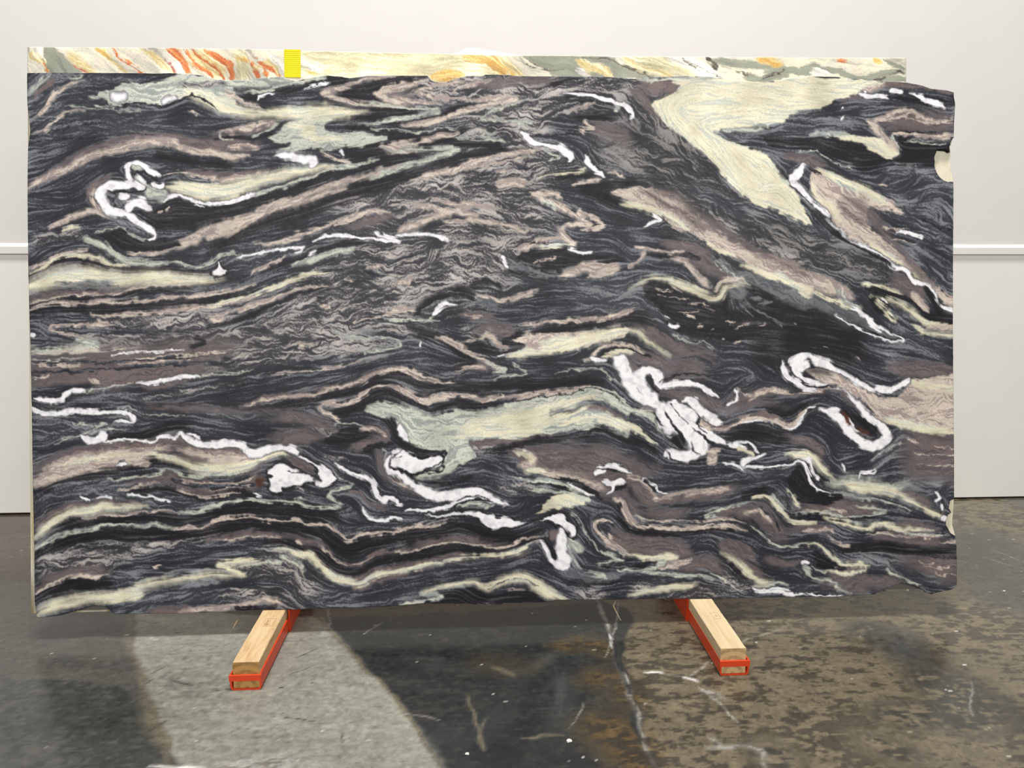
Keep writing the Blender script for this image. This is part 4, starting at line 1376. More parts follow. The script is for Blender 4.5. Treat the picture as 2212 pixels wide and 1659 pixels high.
n 2 620 90 660 160 680 250 740 340
n 2 720 180 760 260 850 320
D 10 800 60 850 150 900 230
D 24 950 60 1200 60
poly N 440 300 560 160 620 200 680 330 760 390 900 430 1000 460 840 520 620 510 540 480 480 400
S 14 100 250 400 200 550 150
D 10 0 330 200 370 350 350 450 420
S 10 900 260 1100 270
S 14 1000 430 1300 450 1500 500 1700 600
E 2.5 850 420 1050 450 1300 480 1500 530 1650 600
C 4,5,4 440 380 500 460 560 550
M 12 540 550 700 565 900 570 1150 590
M 12 850 510 1000 530 1200 560 1350 590
p 2~2 600 580 800 580 1000 590
E 3 540 600 700 595 900 622 1100 640 1300 622 1390 590 1350 570 1100 530
N 6 550 630 900 655 1100 665 1350 645
C 4 100 460 220 440 300 510 370 610 450 670 560 690 720 692
E 2.5 290 440 350 510 400 590
N 5 450 570 420 500 380 450
D 6 250 540 350 650 450 720 700 730
C 4,5,5,5,5,5,6,4,4,3 780 640 900 680 1000 690 1100 740 1200 770 1300 740 1400 732 1550 770 1700 762 1850 772
D 12 1350 670 1700 690 1950 740
M 9 1500 720 1700 740 1900 760
D 4 1000 730 1150 790 1300 765 1450 770 1700 795 1950 795
E 2.2 1450 765 1650 812 1800 820 1980 810
M 12 500 760 700 760 850 790
M 14 1300 850 1600 860 1950 880
P 3~2 600 780 800 770 900 800
P 2~2 1200 830 1350 800 1600 840 1900 830
P 2~2 850 840 950 890 1050 910
N 12,12,12,12,9,6 950 960 1150 945 1350 925 1600 965 1800 975 2150 985
D 9 450 850 650 830 850 870 1000 960
S 16 950 1010 1200 1010
M 34 1500 1140 1750 1150 2150 1150
M 18 1700 1020 2150 1060
p 1.5 1750 1100 1900 1130 2150 1120
p 1.5 1700 1060 1850 1080
p 1.5 1850 1180 2150 1200
p 1.5 1900 870 2150 900
d 3 1800 1010 1950 1040 2150 1020
S 16 1100 1050 1400 1120 1600 1200 1800 1290 2000 1345
D 6 1750 1310 2000 1370
C 2,3,4,5,5,4 620 905 720 900 800 970 870 1040 960 1100 1100 1110 1230 1120
E 2.5 250 880 300 905 420 932 620 905
D 18 300 980 500 960 650 950
poly N 650 1010 740 990 830 1070 1010 1150 830 1155 740 1130
C 2,4,6,4,3,2 780 1165 900 1182 1000 1195 1100 1182 1190 1160 1195 1130
M 7 1000 1150 1100 1140 1180 1140
M 9 250 1050 450 1100 560 1080
D 12 300 1180 500 1180
W 4 590 1090 600 1075 640 1080
E 4,4,3,3,4,3 605 1110 640 1170 690 1225 780 1260 870 1290 940 1340 1060 1390
E 2 660 1120 720 1170 800 1180
M 18 800 1290 1000 1240 1300 1240 1500 1290
M 12 1000 1330 1200 1350
D 8 1000 1200 1250 1170 1400 1180
E 3 1400 1150 1530 1220 1650 1280 1720 1295
S 10 400 1330 700 1320
W 3 400 1400 600 1390 800 1410 960 1410
W 2.5 100 1330 300 1340 500 1370
n 2 420 1380 550 1370 650 1400
n 2 700 1390 850 1400
W 3 1860 400 1890 470 1840 505
W 4 1900 530 1920 580
W 5 1930 640 1965 660
S 24 1700 400 1850 450 1950 350
M 10~8 1500 430 1700 470 1800 540
N 6 0 450 150 400 250 380
F 0 1700 1200 1850 1260 2150 1280"""
ONYX = """@0 80
poly K 400 95 490 95 560 150 650 220 720 290 780 360 460 360 420 250 390 180
Y 5 280 150 310 200 380 220 430 290 470 345
O 2 390 230 430 290 460 330
K 2 500 220 560 280 600 340
X 2 310 100 330 140 350 100
R 2.5 700 260 740 280 800 320 860 350
Y 8~6 640 170 720 200 800 270 900 340
Y 5~3 930 100 1000 160 1100 240 1200 320
U 3~2 930 110 980 140 1040 190
O 2 1070 105 1120 180 1200 230 1300 300 1370 350
poly Y 1330 100 1450 120 1500 140 1580 220 1650 290 1690 350 1600 330 1480 220
R 1 1580 200 1640 250 1690 340
Q 9 1600 150 1700 250 1760 350
O 7~3 1600 105 1680 160 1740 230 1800 350
O 3 1770 110 1850 240 1960 320 2030 390
O 3 1870 110 1920 190 2000 230 2100 350 2150 410
O 5 1960 120 2000 180 2080 180 2160 260 2212 350
Y 14~10 1850 150 2000 250 2100 350
@400 80
Y 14~10 50 200 200 260 350 330
O 3 0 120 80 250 180 310 260 385
O 3 90 110 150 190 250 250 340 350 400 410
O 5 190 150 280 180 370 230 430 290 480 415
O 2 220 125 320 165
H 14~8 500 150 540 250 560 400
U 4~4 480 200 550 210 600 230
O 4 630 250 660 320 700 390
O 5 700 255 780 300 870 330 900 370
O 2 650 170 690 205
O 4 740 320 780 390
Y 4 640 290 730 300
Y 6 750 240 850 280 920 350
Q 8 800 180 900 260 960 340
H 40~10 1050 150 1700 200 2300 250
H 40~10 1300 350 1800 350 2300 350
Q 7~6 1100 200 1200 260 1300 330
U 4~4 1150 310 1250 350
C 5~5 1500 180 1800 240 2100 330
@800 80
H 40~10 0 250 500 250 1000 300 1300 350
C 6~5 0 220 300 250 500 290 700 270 900 280
U 9~5 900 190 1050 200 1150 240 1220 290 1290 360
U 2 1150 170 1250 260 1390 370
Y 6~5 1250 190 1350 280 1460 370
U 7~4 580 380 700 345 800 350 890 385
U 6~5 640 400 800 400
poly K 1430 170 2212 170 2212 380 1850 380 1750 355 1600 280 1500 220
V 1 1450 190 1600 280 1750 320 1850 300
Y 8 1970 225 2100 290 2212 340
@1200 80
poly K 0 180 500 180 620 260 720 300 930 390 0 390
Y 9 210 230 320 290 440 310 540 375
Q 7 200 320 330 375
V 1.2 250 195 400 205 550 215 680 290 800 340 930 378
Y 9~5 650 190 800 280 1000 330 1130 375
H 14~8 760 190 1000 250 1200 280 1400 360
Q 12~8 1100 200 1300 260 1450 360 1600 400
V 1 1200 210 1300 270 1450 340 1600 388
V 5 1450 190 1500 250 1540 305
K 9 1500 210 1650 260 1850 270 2000 300 2212 310
V 2 1720 330 1850 370 1980 400 2080 350 2160 330 2212 340
K 9 1800 400 2000 420 2100 370 2212 360
U 8~6 1930 210 2050 230 2150 280
@1650 80
K 8 0 420 100 350 200 310 400 330 500 300
V 1.3 0 390 80 350 200 320
K 7 350 300 450 270 600 310 750 350 900 390 1100 345 1340 330
K 9 700 420 900 420 1340 400
V 2 1000 405 1100 390 1160 378
V 1.3 1170 370 1250 340 1340 330
O 3~3 690 205 780 230
U 4~3 1050 205 1120 240
K 5 1150 215 1280 270 1350 300
Q 9 450 330 600 350
@0 0"""
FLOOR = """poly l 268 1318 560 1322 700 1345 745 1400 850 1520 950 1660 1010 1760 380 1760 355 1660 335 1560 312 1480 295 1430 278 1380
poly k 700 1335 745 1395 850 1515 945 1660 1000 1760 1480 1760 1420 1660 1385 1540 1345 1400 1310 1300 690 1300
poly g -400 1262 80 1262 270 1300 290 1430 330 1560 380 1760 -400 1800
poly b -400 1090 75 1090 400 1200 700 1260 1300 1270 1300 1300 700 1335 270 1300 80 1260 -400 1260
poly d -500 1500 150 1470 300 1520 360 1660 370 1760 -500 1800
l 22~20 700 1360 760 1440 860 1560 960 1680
t 6~5 690 1340 745 1400 850 1520 950 1665
h 4~3 712 1345 700 1370 705 1395 740 1420
h 2~2 702 1300 708 1330 712 1350
t 10~8 275 1330 285 1400 310 1470 340 1560 370 1660
t 18~18 310 1500 325 1560 350 1620
m 40~40 1200 1400 1280 1390 1310 1420
m 50~50 1260 1470 1330 1470 1370 1530
m 80~60 1270 1560 1340 1600 1400 1680
n 50~60 1020 1430 1150 1440
v 9~6 1296 1298 1312 1350 1332 1410 1352 1475 1372 1540 1398 1610 1425 1665
h 3~2 1298 1300 1318 1370 1340 1430 1350 1475
h 3~2 1356 1480 1372 1530 1385 1570
k 10~6 1318 1360 1340 1430 1362 1500
k 8~6 1365 1540 1390 1610
h 4~3 1348 1450 1356 1475
w 6~3 1390 1450 1405 1449 1425 1453
w 8~4 1472 1458 1490 1460 1500 1464
h 4~3 1430 1458 1470 1458
w 3~3 1312 1370 1322 1400
h 3~2 1310 1420 1342 1300
h 3~3 1480 1455 1600 1390 1690 1360
h 4~3 1500 1480 1560 1530 1600 1570
h 10~12 1510 1490 1560 1512
h 6~8 1535 1595 1555 1615
h 2~2 780 1370 820 1345
t 4~3 1040 1550 1025 1590 1040 1620
t 5~3 1005 1500 1020 1560 1038 1618
t 12~8 1070 1440 1110 1455 1115 1460
t 5~3 1120 1598 1210 1600
h 2~1 1230 1580 1265 1520
h 3~2 860 1540 940 1555
n 60~50 1950 1400 2040 1430
n 90~70 2040 1470 2100 1500 2150 1540
z 90~40 1860 1360 1960 1390
z 110~40 2000 1450 2080 1520 2040 1560
z 60~40 1900 1540 1980 1560
z 50~40 1960 1540 1990 1545
g 80~60 1940 1380 1970 1420
z 60~50 1860 1600 1960 1640
z 60~40 1640 1620 1700 1650
g 200~100 2120 1150 2200 1250 2230 1330
h 2~2 2150 1190 2212 1215
h 2~2 2130 1205 2212 1230
t 3~2 2050 1320 2150 1318
h 2~2 2095 1470 2095 1550
h 8~6 1530 1618 1636 1618 1652 1660
w 8~4 320 1657 440 1655
h 30~10 495 1665 500 1650 600 1650 605 1665
x 2~1 320 1460 360 1440
x 3~2 370 1470 420 1480
x 3~2 315 1480 330 1470
x 2~1 280 1345 340 1350
x 2~1 450 1500 500 1490
x 2~1 640 1420 690 1400
x 2~1 630 1455 680 1440
x 3~2 735 1600 738 1580
x 2~1 590 1545 680 1555
x 2~1 300 1600 360 1560
x 2~1 350 1370 400 1365
h 3~2 320 1382 340 1385
h 3~2 300 1398 310 1400"""

# ================================================================ materials
def painted(name, c, rough, spec=.5, var=.05, scale=30, bump=.15):
    k = NT(name, rough, spec); v = k.coord(); f = k.noise(v, scale, 5); d = tuple(x * (1 - var) for x in c); u = tuple(min(1, x * (1 + var)) for x in c)
    k.base(k.ramp(f, [(.3, d), (.7, u)])); k.bump(k.noise(v, scale * 6, 3), bump, .001); return k.m
M_wall = painted('white_wall_light_offset', (.665, .648, .63), .62, .35, .012, 4, .10)  # upper wall coloured darker to even out the stronger light above the rail
M_wall_low = painted('cream_wall_paint', (.755, .738, .695), .6, .35, .015, 4, .14)
M_rail = painted('rail_paint', (.72, .705, .68), .5, .4, .01, 6, .06)
M_orange = painted('orange_enamel', lin(206, 62, 20), .38, .5, .07, 22, .05)
M_yellow = painted('yellow_webbing', lin(224, 206, 24), .7, .2, .04, 300, .2)
M_film = painted('white_film', (.88, .88, .87), .35, .4, .02, 40, .1)
M_resin = painted('cream_mesh_resin', lin(214, 206, 184), .45, .4, .07, 40, .2)
M_chip = painted('pale_stone_chip', lin(214, 210, 198), .7, .3, .10, 200, .4)
M_splint = painted('bare_wood_sliver', lin(222, 206, 168), .7, .2, .08, 200, .2)
M_stamp = painted('burnt_stamp', lin(122, 82, 44), .8, .1, .10, 400, .1)

def stone_material(name, rough, spec, grain):
    k = NT(name, rough, spec); a = k.n('ShaderNodeAttribute', attribute_name='stone_colour'); v = k.coord()
    g = k.map(k.noise(v, grain, 3, .6), .3, .7, .90, 1.10); c = k.n('ShaderNodeCombineColor')
    for i in range(3): k.l(g, c.inputs[i])
    k.base(k.mix(1.0, a.outputs['Color'], c.outputs[0], 'MULTIPLY'))
    k.l(k.map(k.noise(v, 60, 4), .3, .7, rough - .05, rough + .07), k.b.inputs['Roughness']); k.bump(k.noise(v, grain * .5, 2), .06, .0006); return k.m
M_marble = stone_material('dark_banded_marble', .45, .16, 500)
M_onyx = stone_material('polished_onyx', .30, .4, 260)

def floor_material():
    k = NT('worn_concrete', .4, .5); a = k.n('ShaderNodeAttribute', attribute_name='stone_colour'); v = k.coord()
    f1 = k.noise(v, 85, 6, .7); f2 = k.noise(k.coord((9, 45, 9), rot=(0, 0, RAD(8))), 5, 5, .65)
    g = k.map(f1, .3, .7, .80, 1.20); c = k.n('ShaderNodeCombineColor')
    for i in range(3): k.l(g, c.inputs[i])
    col = k.mix(1.0, a.outputs['Color'], c.outputs[0], 'MULTIPLY'); k.base(col)
    lum = k.n('ShaderNodeRGBToBW'); k.l(a.outputs['Color'], lum.inputs[0])
    r = k.map(lum.outputs[0], .015, .22, .13, .46); rn = k.map(f2, .3, .7, -.05, .07); ad = k.n('ShaderNodeMath', operation='ADD'); k.l(r, ad.inputs[0]); k.l(rn, ad.inputs[1])
    k.l(ad.outputs[0], k.b.inputs['Roughness']); k.bump(f1, .12, .0008); return k.m
M_floor = floor_material()

def timber_material(name, top, dark, end, streak):
    """sawn softwood: long grain along local y, ring arcs on the sawn ends"""
    k = NT(name, .72, .25); v = k.coord()
    w = k.noise(k.coord((26, 1.6 + streak, 26)), 2.2, 5, .6, .6); blot = k.noise(k.coord((9, 7, 9)), 2.4, 5, .65, 1.1)
    body = k.mix(k.map(blot, .40, .66, 0, .75), k.ramp(w, [(.30, dark), (.62, top)]), tuple(x * .86 for x in top))
    sep = k.n('ShaderNodeSeparateXYZ'); k.l(v, sep.inputs[0])
    ring = k.n('ShaderNodeTexWave', wave_type='RINGS', rings_direction='Y'); ring.inputs['Scale'].default_value = 11; ring.inputs['Distortion'].default_value = 1.5
    ring.inputs['Detail'].default_value = 3; k.l(k.coord(), ring.inputs[0])
    endc = k.mix(k.map(k.noise(v, 70, 4), .35, .7, 0, .8), k.ramp(ring.outputs['Fac'], [(.25, tuple(x * .55 for x in end)), (.6, end)]), end)
    geo = k.n('ShaderNodeNewGeometry'); vt = k.n('ShaderNodeVectorTransform', vector_type='NORMAL', convert_from='WORLD', convert_to='OBJECT'); k.l(geo.outputs['True Normal'], vt.inputs[0])
    s2 = k.n('ShaderNodeSeparateXYZ'); k.l(vt.outputs[0], s2.inputs[0]); ab = k.n('ShaderNodeMath', operation='ABSOLUTE'); k.l(s2.outputs[1], ab.inputs[0])
    k.base(k.mix(k.map(ab.outputs[0], .7, .9, 0, 1), body, endc)); k.bump(w, .25, .001); return k.m
M_timberA = timber_material('blotchy_sawn_timber', lin(208, 182, 142), lin(178, 140, 96), lin(176, 136, 80), 2.0)
M_timberB = timber_material('streaky_sawn_timber', lin(210, 190, 154), lin(188, 162, 122), lin(196, 166, 120), 0.0)

# ================================================================ setting
WALL_Y = 3.949
Z = Vector((0, 0, 1))
bm = bmesh.new(); add_box(bm, -6, 6, WALL_Y, WALL_Y + .16, 1.40, 3.6)
tag(obj('wall_back', bm, M_wall), 'white painted wall above the rail', None, None, 'structure')
bm = bmesh.new(); add_box(bm, -6, 6, WALL_Y - .003, WALL_Y + .16, .010, 1.40, .002, 1)
tag(obj('wall_back', bm, M_wall_low), 'cream white wall panel below the rail', None, None, 'structure')
bm = bmesh.new()
add_prism(bm, [(WALL_Y - .014, 1.387), (WALL_Y - .016, 1.390), (WALL_Y - .016, 1.4235), (WALL_Y - .013, 1.4285), (WALL_Y - .003, 1.4405), (WALL_Y + .002, 1.4405), (WALL_Y + .002, 1.387)], 'x', -6, 6)
tag(obj('trim_1', bm, M_rail), 'white ledge rail running along the wall', None, None, 'structure')

def floor():
    st, x0, x1, y0, y1 = 7.0, -2700.0, 3050.0, 1540.0, 3968.0
    tf = lambda px, py: tuple(1000.0 * on_plane(px, max(py, 600.0), Z, 0.0).xy)
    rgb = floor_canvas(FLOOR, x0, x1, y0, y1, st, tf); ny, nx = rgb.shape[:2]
    X, Y = np.meshgrid(x0 + np.arange(nx) * st, y0 + np.arange(ny) * st)
    co = np.stack([X / 1000, Y / 1000, np.zeros_like(X)], -1).reshape(-1, 3)
    i = np.arange(ny - 1)[:, None] * nx + np.arange(nx - 1)[None, :]
    q = np.stack([i, i + 1, i + nx + 1, i + nx], -1).reshape(-1, 4)
    col = lin_np(rgb.reshape(-1, 3)); n = len(co); xa, xb, ya, yb = x0 / 1000, X.max() / 1000, y0 / 1000, Y.max() / 1000
    ext = np.array([(-7, -5, 0), (8, -5, 0), (8, 6, 0), (-7, 6, 0), (xa, ya, 0), (xb, ya, 0), (xb, yb, 0), (xa, yb, 0)], float)
    q2 = np.array([(0, 1, 5, 4), (1, 2, 6, 5), (2, 3, 7, 6), (3, 0, 4, 7)]) + n
    co = np.vstack([co, ext]); col = np.vstack([col, np.tile(lin_np([[84, 80, 73]]), (8, 1))]).astype(np.float32)
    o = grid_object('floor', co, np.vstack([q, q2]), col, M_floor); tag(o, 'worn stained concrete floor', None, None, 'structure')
floor()

# ================================================================ the slabs
LEAN = RAD(9.5); SY = RAD(0.35)
N = Vector((-math.sin(SY) * math.cos(LEAN), math.cos(SY) * math.cos(LEAN), -math.sin(LEAN)))       # into the slab, away from the viewer
UX = Vector((math.cos(SY), math.sin(SY), 0)); UY = UX.cross(N) * -1.0
if UY.z < 0: UY = -UY
ORG = Vector((-0.7346, 2.5862, 0.0965)); D0 = N.dot(Vector((0.0, 2.5917, 0.0958)))
ORG += N * (D0 - N.dot(ORG))
def chart(pts, off=0.0):
    """survey points of the photo -> slab coordinates (u along, v up) on the plane lying off behind the face"""
    out = []
    for x, y in pts:
        p = on_plane(x, y, N, D0 + off) - ORG; out.append((p.dot(UX), p.dot(UY)))
    return np.array(out)
# the face as a chart: projective map from slab coordinates back to survey points
def unchart(u, v, off=0.0):
    P = np.array(ORG)[None, :] + u[:, None] * np.array(UX) + v[:, None] * np.array(UY) + off * np.array(N) - np.array(EYE)
    z = P @ np.array(FW); return 1106.0 + FPX * (P @ np.array(RT)) / z, 829.5 - FPX * (P @ np.array(UP)) / z
def to_world(uv, off):
    return np.array(ORG)[None, :] + uv[:, :1] * np.array(UX) + uv[:, 1:] * np.array(UY) + np.asarray(off).reshape(-1, 1) * np.array(N)
def resample(P, n, jag=0.0, seed=0):
    P = np.asarray(P, float); s = np.concatenate([[0], np.cumsum(np.hypot(*np.diff(P, axis=0).T))]); t = np.linspace(0, s[-1], n)
    Q = np.stack([np.interp(t, s, P[:, 0]), np.interp(t, s, P[:, 1])], 1)
    if jag:
        r = np.random.default_rng(seed); k = np.convolve(r.standard_normal(n), np.hanning(9) / 4.5, 'same'); T = np.gradient(Q, axis=0); T /= np.linalg.norm(T, axis=1, keepdims=True) + 1e-9
        k[:6] = k[-6:] = 0; Q += np.stack([-T[:, 1], T[:, 0]], 1) * k[:, None] * jag
    return Q
TOP = [(58.8,158),(113,156.9),(176,158),(203,157.3),(294,158),(339,159),(362,158),(407,159),(418,160.5),(441,164),(468,171.5),(496,173.5),(524,173.8),(558,169.3),(603,165.4),(614,167),(626,171.5),(640,175),(660,170),(705,163),(739,166),(755,169.3),(796,163.6),(900,163.6),(924,163.6),(930,172.7),(940,177),(963,177.6),(992,168),(1008,163.6),(1044,163.6),(1049,161),(1103,161.8),(1112,164),(1252,165.4),(1310,166),(1369,170.4),(1403,167),(1482,164),(1539,165.9),(1584,171.5),(1629,177),(1673,175),(1706,169),(1752,165.4),(1804,165.9),(1876,172.7),(1910,176),(1957,178.3),(1989,184),(2012,191.9),(2046,195.3),(2060.3,199.8)]
RIGHT = [(2060.3,199.8),(2060.6,211),(2063.5,224.7),(2062.5,240),(2061.2,262),(2060.4,285),(2060.4,296),(2059,330),(2059,392),(2059.6,408),(2058.6,560),(2058.5,720),(2059.6,850),(2061,1000),(2061,1078),(2062,1120),(2063.2,1157),(2065.9,1177),(2066.8,1217),(2066.8,1262),(2062,1269)]
BOTTOM = [(79.4,1331.7),(84,1335),(91,1334),(129,1329.4),(163,1328),(200,1327),(242,1326),(265,1326),(389,1325),(502,1320.4),(518,1319),(563,1317),(620,1317),(721,1313.6),(834,1310),(873,1306.8),(918,1303.4),(1019,1303.4),(1026,1305.7),(1083,1305.7),(1087,1302.3),(1189,1300),(1200,1296),(1471,1293.2),(1600,1292),(1690,1289.8),(1803,1288.7),(1889,1284),(1940,1281),(1991,1278),(2002,1280),(2012.5,1284),(2029,1278.5),(2055,1274),(2062,1269)]
LEFT = [(58.8,158),(58.4,170),(59,227),(63.3,256.3),(65.6,283.4),(60.8,317),(60,351),(59.4,419),(60.2,503),(61.3,594),(63.6,672.6),(65.8,740),(69.2,921),(69.9,970),(71.5,1071.7),(74.4,1196),(74.9,1297.8),(79.4,1331.7)]
NOTCH = [[(2075,297.5),(2060.4,297),(2058.5,299),(2053,307.6),(2052.7,313),(2050.4,316),(2052.2,328.4),(2048.5,326),(2045,323.6),(2039.6,323.4),(2032,323),(2024.6,321.6),(2023.3,326.6),(2020,334),(2017.9,340),(2019.2,349),(2018.4,358),(2021,367),(2025,376),(2031,384),(2038.8,389.7),(2047.8,393),(2058.8,392),(2075,391)],
         [(2080,1077.5),(2061,1078),(2052.3,1081.4),(2049.6,1097.6),(2055,1106.7),(2047.8,1112),(2043.3,1124.8),(2043.3,1133.8),(2054,1151.9),(2063.2,1157.3),(2080,1158)],
         [(129,1345),(129,1329.6),(163,1320.4),(186,1311.3),(208,1308),(231,1312.6),(237.6,1318),(242,1326),(242,1345)],
         [(1889,1296),(1889,1284.2),(1905,1275),(1928,1266),(1948,1259),(1962,1261.6),(1984,1268),(1991,1273),(2001.7,1278.8),(2002,1296)]]

def marble():
    nx, ny = 1390, 812; bounds = (50.0, 2076.0, 150.0, 1342.0); st = 1.45
    rgb = stone_canvas(TRACES, bounds, st, (('D', .85), ('G', .15)))
    T, B = resample(chart(TOP), nx, .0006, 1), resample(chart(BOTTOM), nx, .0008, 2); L, R = resample(chart(LEFT), ny, .0004, 3), resample(chart(RIGHT), ny, .0006, 4)
    s = np.linspace(0, 1, nx)[None, :, None]; t = np.linspace(0, 1, ny)[:, None, None]
    P = (1 - t) * T[None] + t * B[None] + (1 - s) * L[:, None] + s * R[:, None] - ((1 - s) * (1 - t) * T[0] + s * (1 - t) * T[-1] + (1 - s) * t * B[0] + s * t * B[-1])
    uv = P.reshape(-1, 2); keep = np.ones(len(uv), bool); cut = np.zeros(len(uv), bool); cell = 0.0026
    for nt in NOTCH:                                               # broken-out bites in the rim
        c = chart(nt); lo, hi = c.min(0) - .01, c.max(0) + .01
        idx = np.nonzero((uv[:, 0] > lo[0]) & (uv[:, 0] < hi[0]) & (uv[:, 1] > lo[1]) & (uv[:, 1] < hi[1]))[0]; p = uv[idx]
        best = np.full(len(p), 9.0); near = p.copy(); ins = np.zeros(len(p), bool)
        for a, b in zip(c, np.roll(c, -1, 0)):
            d = b - a; tt = np.clip(((p - a) @ d) / (d @ d + 1e-12), 0, 1); qq = a + tt[:, None] * d; ds = np.hypot(*(p - qq).T)
            m = ds < best; best[m] = ds[m]; near[m] = qq[m]
            if a[1] != b[1]: ins ^= ((a[1] > p[:, 1]) != (b[1] > p[:, 1])) & (p[:, 0] < d[0] * (p[:, 1] - a[1]) / d[1] + a[0])
        snap = best < cell * .62; uv[idx[snap]] = near[snap]; cut[idx[ins & ~snap]] = True
    x, y = unchart(uv[:, 0], uv[:, 1]); hh, ww = rgb.shape[:2]
    jx = np.clip((x - bounds[0]) / st, 0, ww - 1.001); jy = np.clip((y - bounds[2]) / st, 0, hh - 1.001)
    a = jx.astype(int); b = jy.astype(int); f = (jx - a)[:, None]; g = (jy - b)[:, None]
    col = (rgb[b, a] * (1 - f) + rgb[b, a + 1] * f) * (1 - g) + (rgb[b + 1, a] * (1 - f) + rgb[b + 1, a + 1] * f) * g
    col = lin_np(col)
    i = np.arange(ny - 1)[:, None] * nx + np.arange(nx - 1)[None, :]
    q = np.stack([i, i + nx, i + nx + 1, i + 1], -1).reshape(-1, 4); q = q[~cut[q].any(1)]
    used = np.zeros(len(uv), bool); used[q.ravel()] = True; new = np.cumsum(used) - 1; uv = uv[used]; col = col[used]; q = new[q]
    # rim: border edges swept back through the 20 mm thickness
    e = np.concatenate([q[:, [0, 1]], q[:, [1, 2]], q[:, [2, 3]], q[:, [3, 0]]]); key = np.sort(e, 1); key = key[:, 0].astype(np.int64) * len(uv) + key[:, 1]
    _, first, cnt = np.unique(key, return_index=True, return_counts=True); e = e[first[cnt == 1]]
    rim = np.unique(e); pos = np.full(len(uv), -1); n0 = len(uv); pos[rim] = n0 + np.arange(len(rim))
    r = np.random.default_rng(3); back = uv[rim] + r.normal(0, .0006, (len(rim), 2))
    sw = np.stack([e[:, 1], e[:, 0], pos[e[:, 0]], pos[e[:, 1]]], 1)
    n1 = n0 + len(rim); bk = np.array([(uv[:, 0].min() + .004, .012), (uv[:, 0].max() - .06, .012), (uv[:, 0].max() - .06, uv[:, 1].max() - .06), (uv[:, 0].min() + .004, uv[:, 1].max() - .06)])
    co = np.vstack([to_world(uv, np.zeros(n0)), to_world(back, np.full(len(rim), .020)), to_world(bk, np.full(4, .0198))])
    colr = np.vstack([col, col[rim] * .9, np.tile(lin_np([[96, 92, 90]]), (4, 1))]).astype(np.float32)
    base = Vector(ORG)
    o = grid_object('marble_slab', co - np.array(base), np.vstack([q, sw, [[n1, n1 + 1, n1 + 2, n1 + 3]]]), colr, M_marble); o.location = base
    return tag(o, 'large dark banded marble slab with white quartz veins, leaning upright on two timbers', 'stone slab')
slab = marble()

def backing(outline, wave, seed):
    """resin-soaked mesh left standing where the stone has broken away, at the back of the slab"""
    c = chart(outline, .016); bm = bmesh.new(); r = random.Random(seed); W = []
    for k, off in enumerate((.0165, .0182)):
        for p in c: W.append(bm.verts.new(Vector(ORG) + UX * p[0] + UY * p[1] + N * (off + wave * .0006 * math.sin(p[1] * 300)) - slab.location))
    n = len(c); bm.faces.new(W[:n]); bm.faces.new(W[n:][::-1])
    for i in range(n): bm.faces.new((W[i], W[n + i], W[n + (i + 1) % n], W[(i + 1) % n]))
    bmesh.ops.triangulate(bm, faces=[f for f in bm.faces if len(f.verts) > 4])
    return obj('backing_mesh', bm, M_resin, slab)
tag(backing([(2010,316),(2030,316),(2051,317),(2053,330),(2052,352),(2055,372),(2059.5,393),(2048,399),(2030,394),(2016,376),(2010,350)], 1, 1), 'pale resin mesh behind the upper right bite')
tag(backing([(2036,1090),(2046,1076),(2060.5,1079),(2059.5,1095),(2058.5,1108),(2057,1122),(2057.5,1136),(2061,1148),(2064.5,1162),(2052,1160),(2038,1138)], 1, 2), 'cream resin mesh behind the lower right bite')
tag(backing([(2044,296),(2058,300),(2055,312),(2051,320),(2044,318)], 1, 3), 'pale resin mesh at the chipped corner')

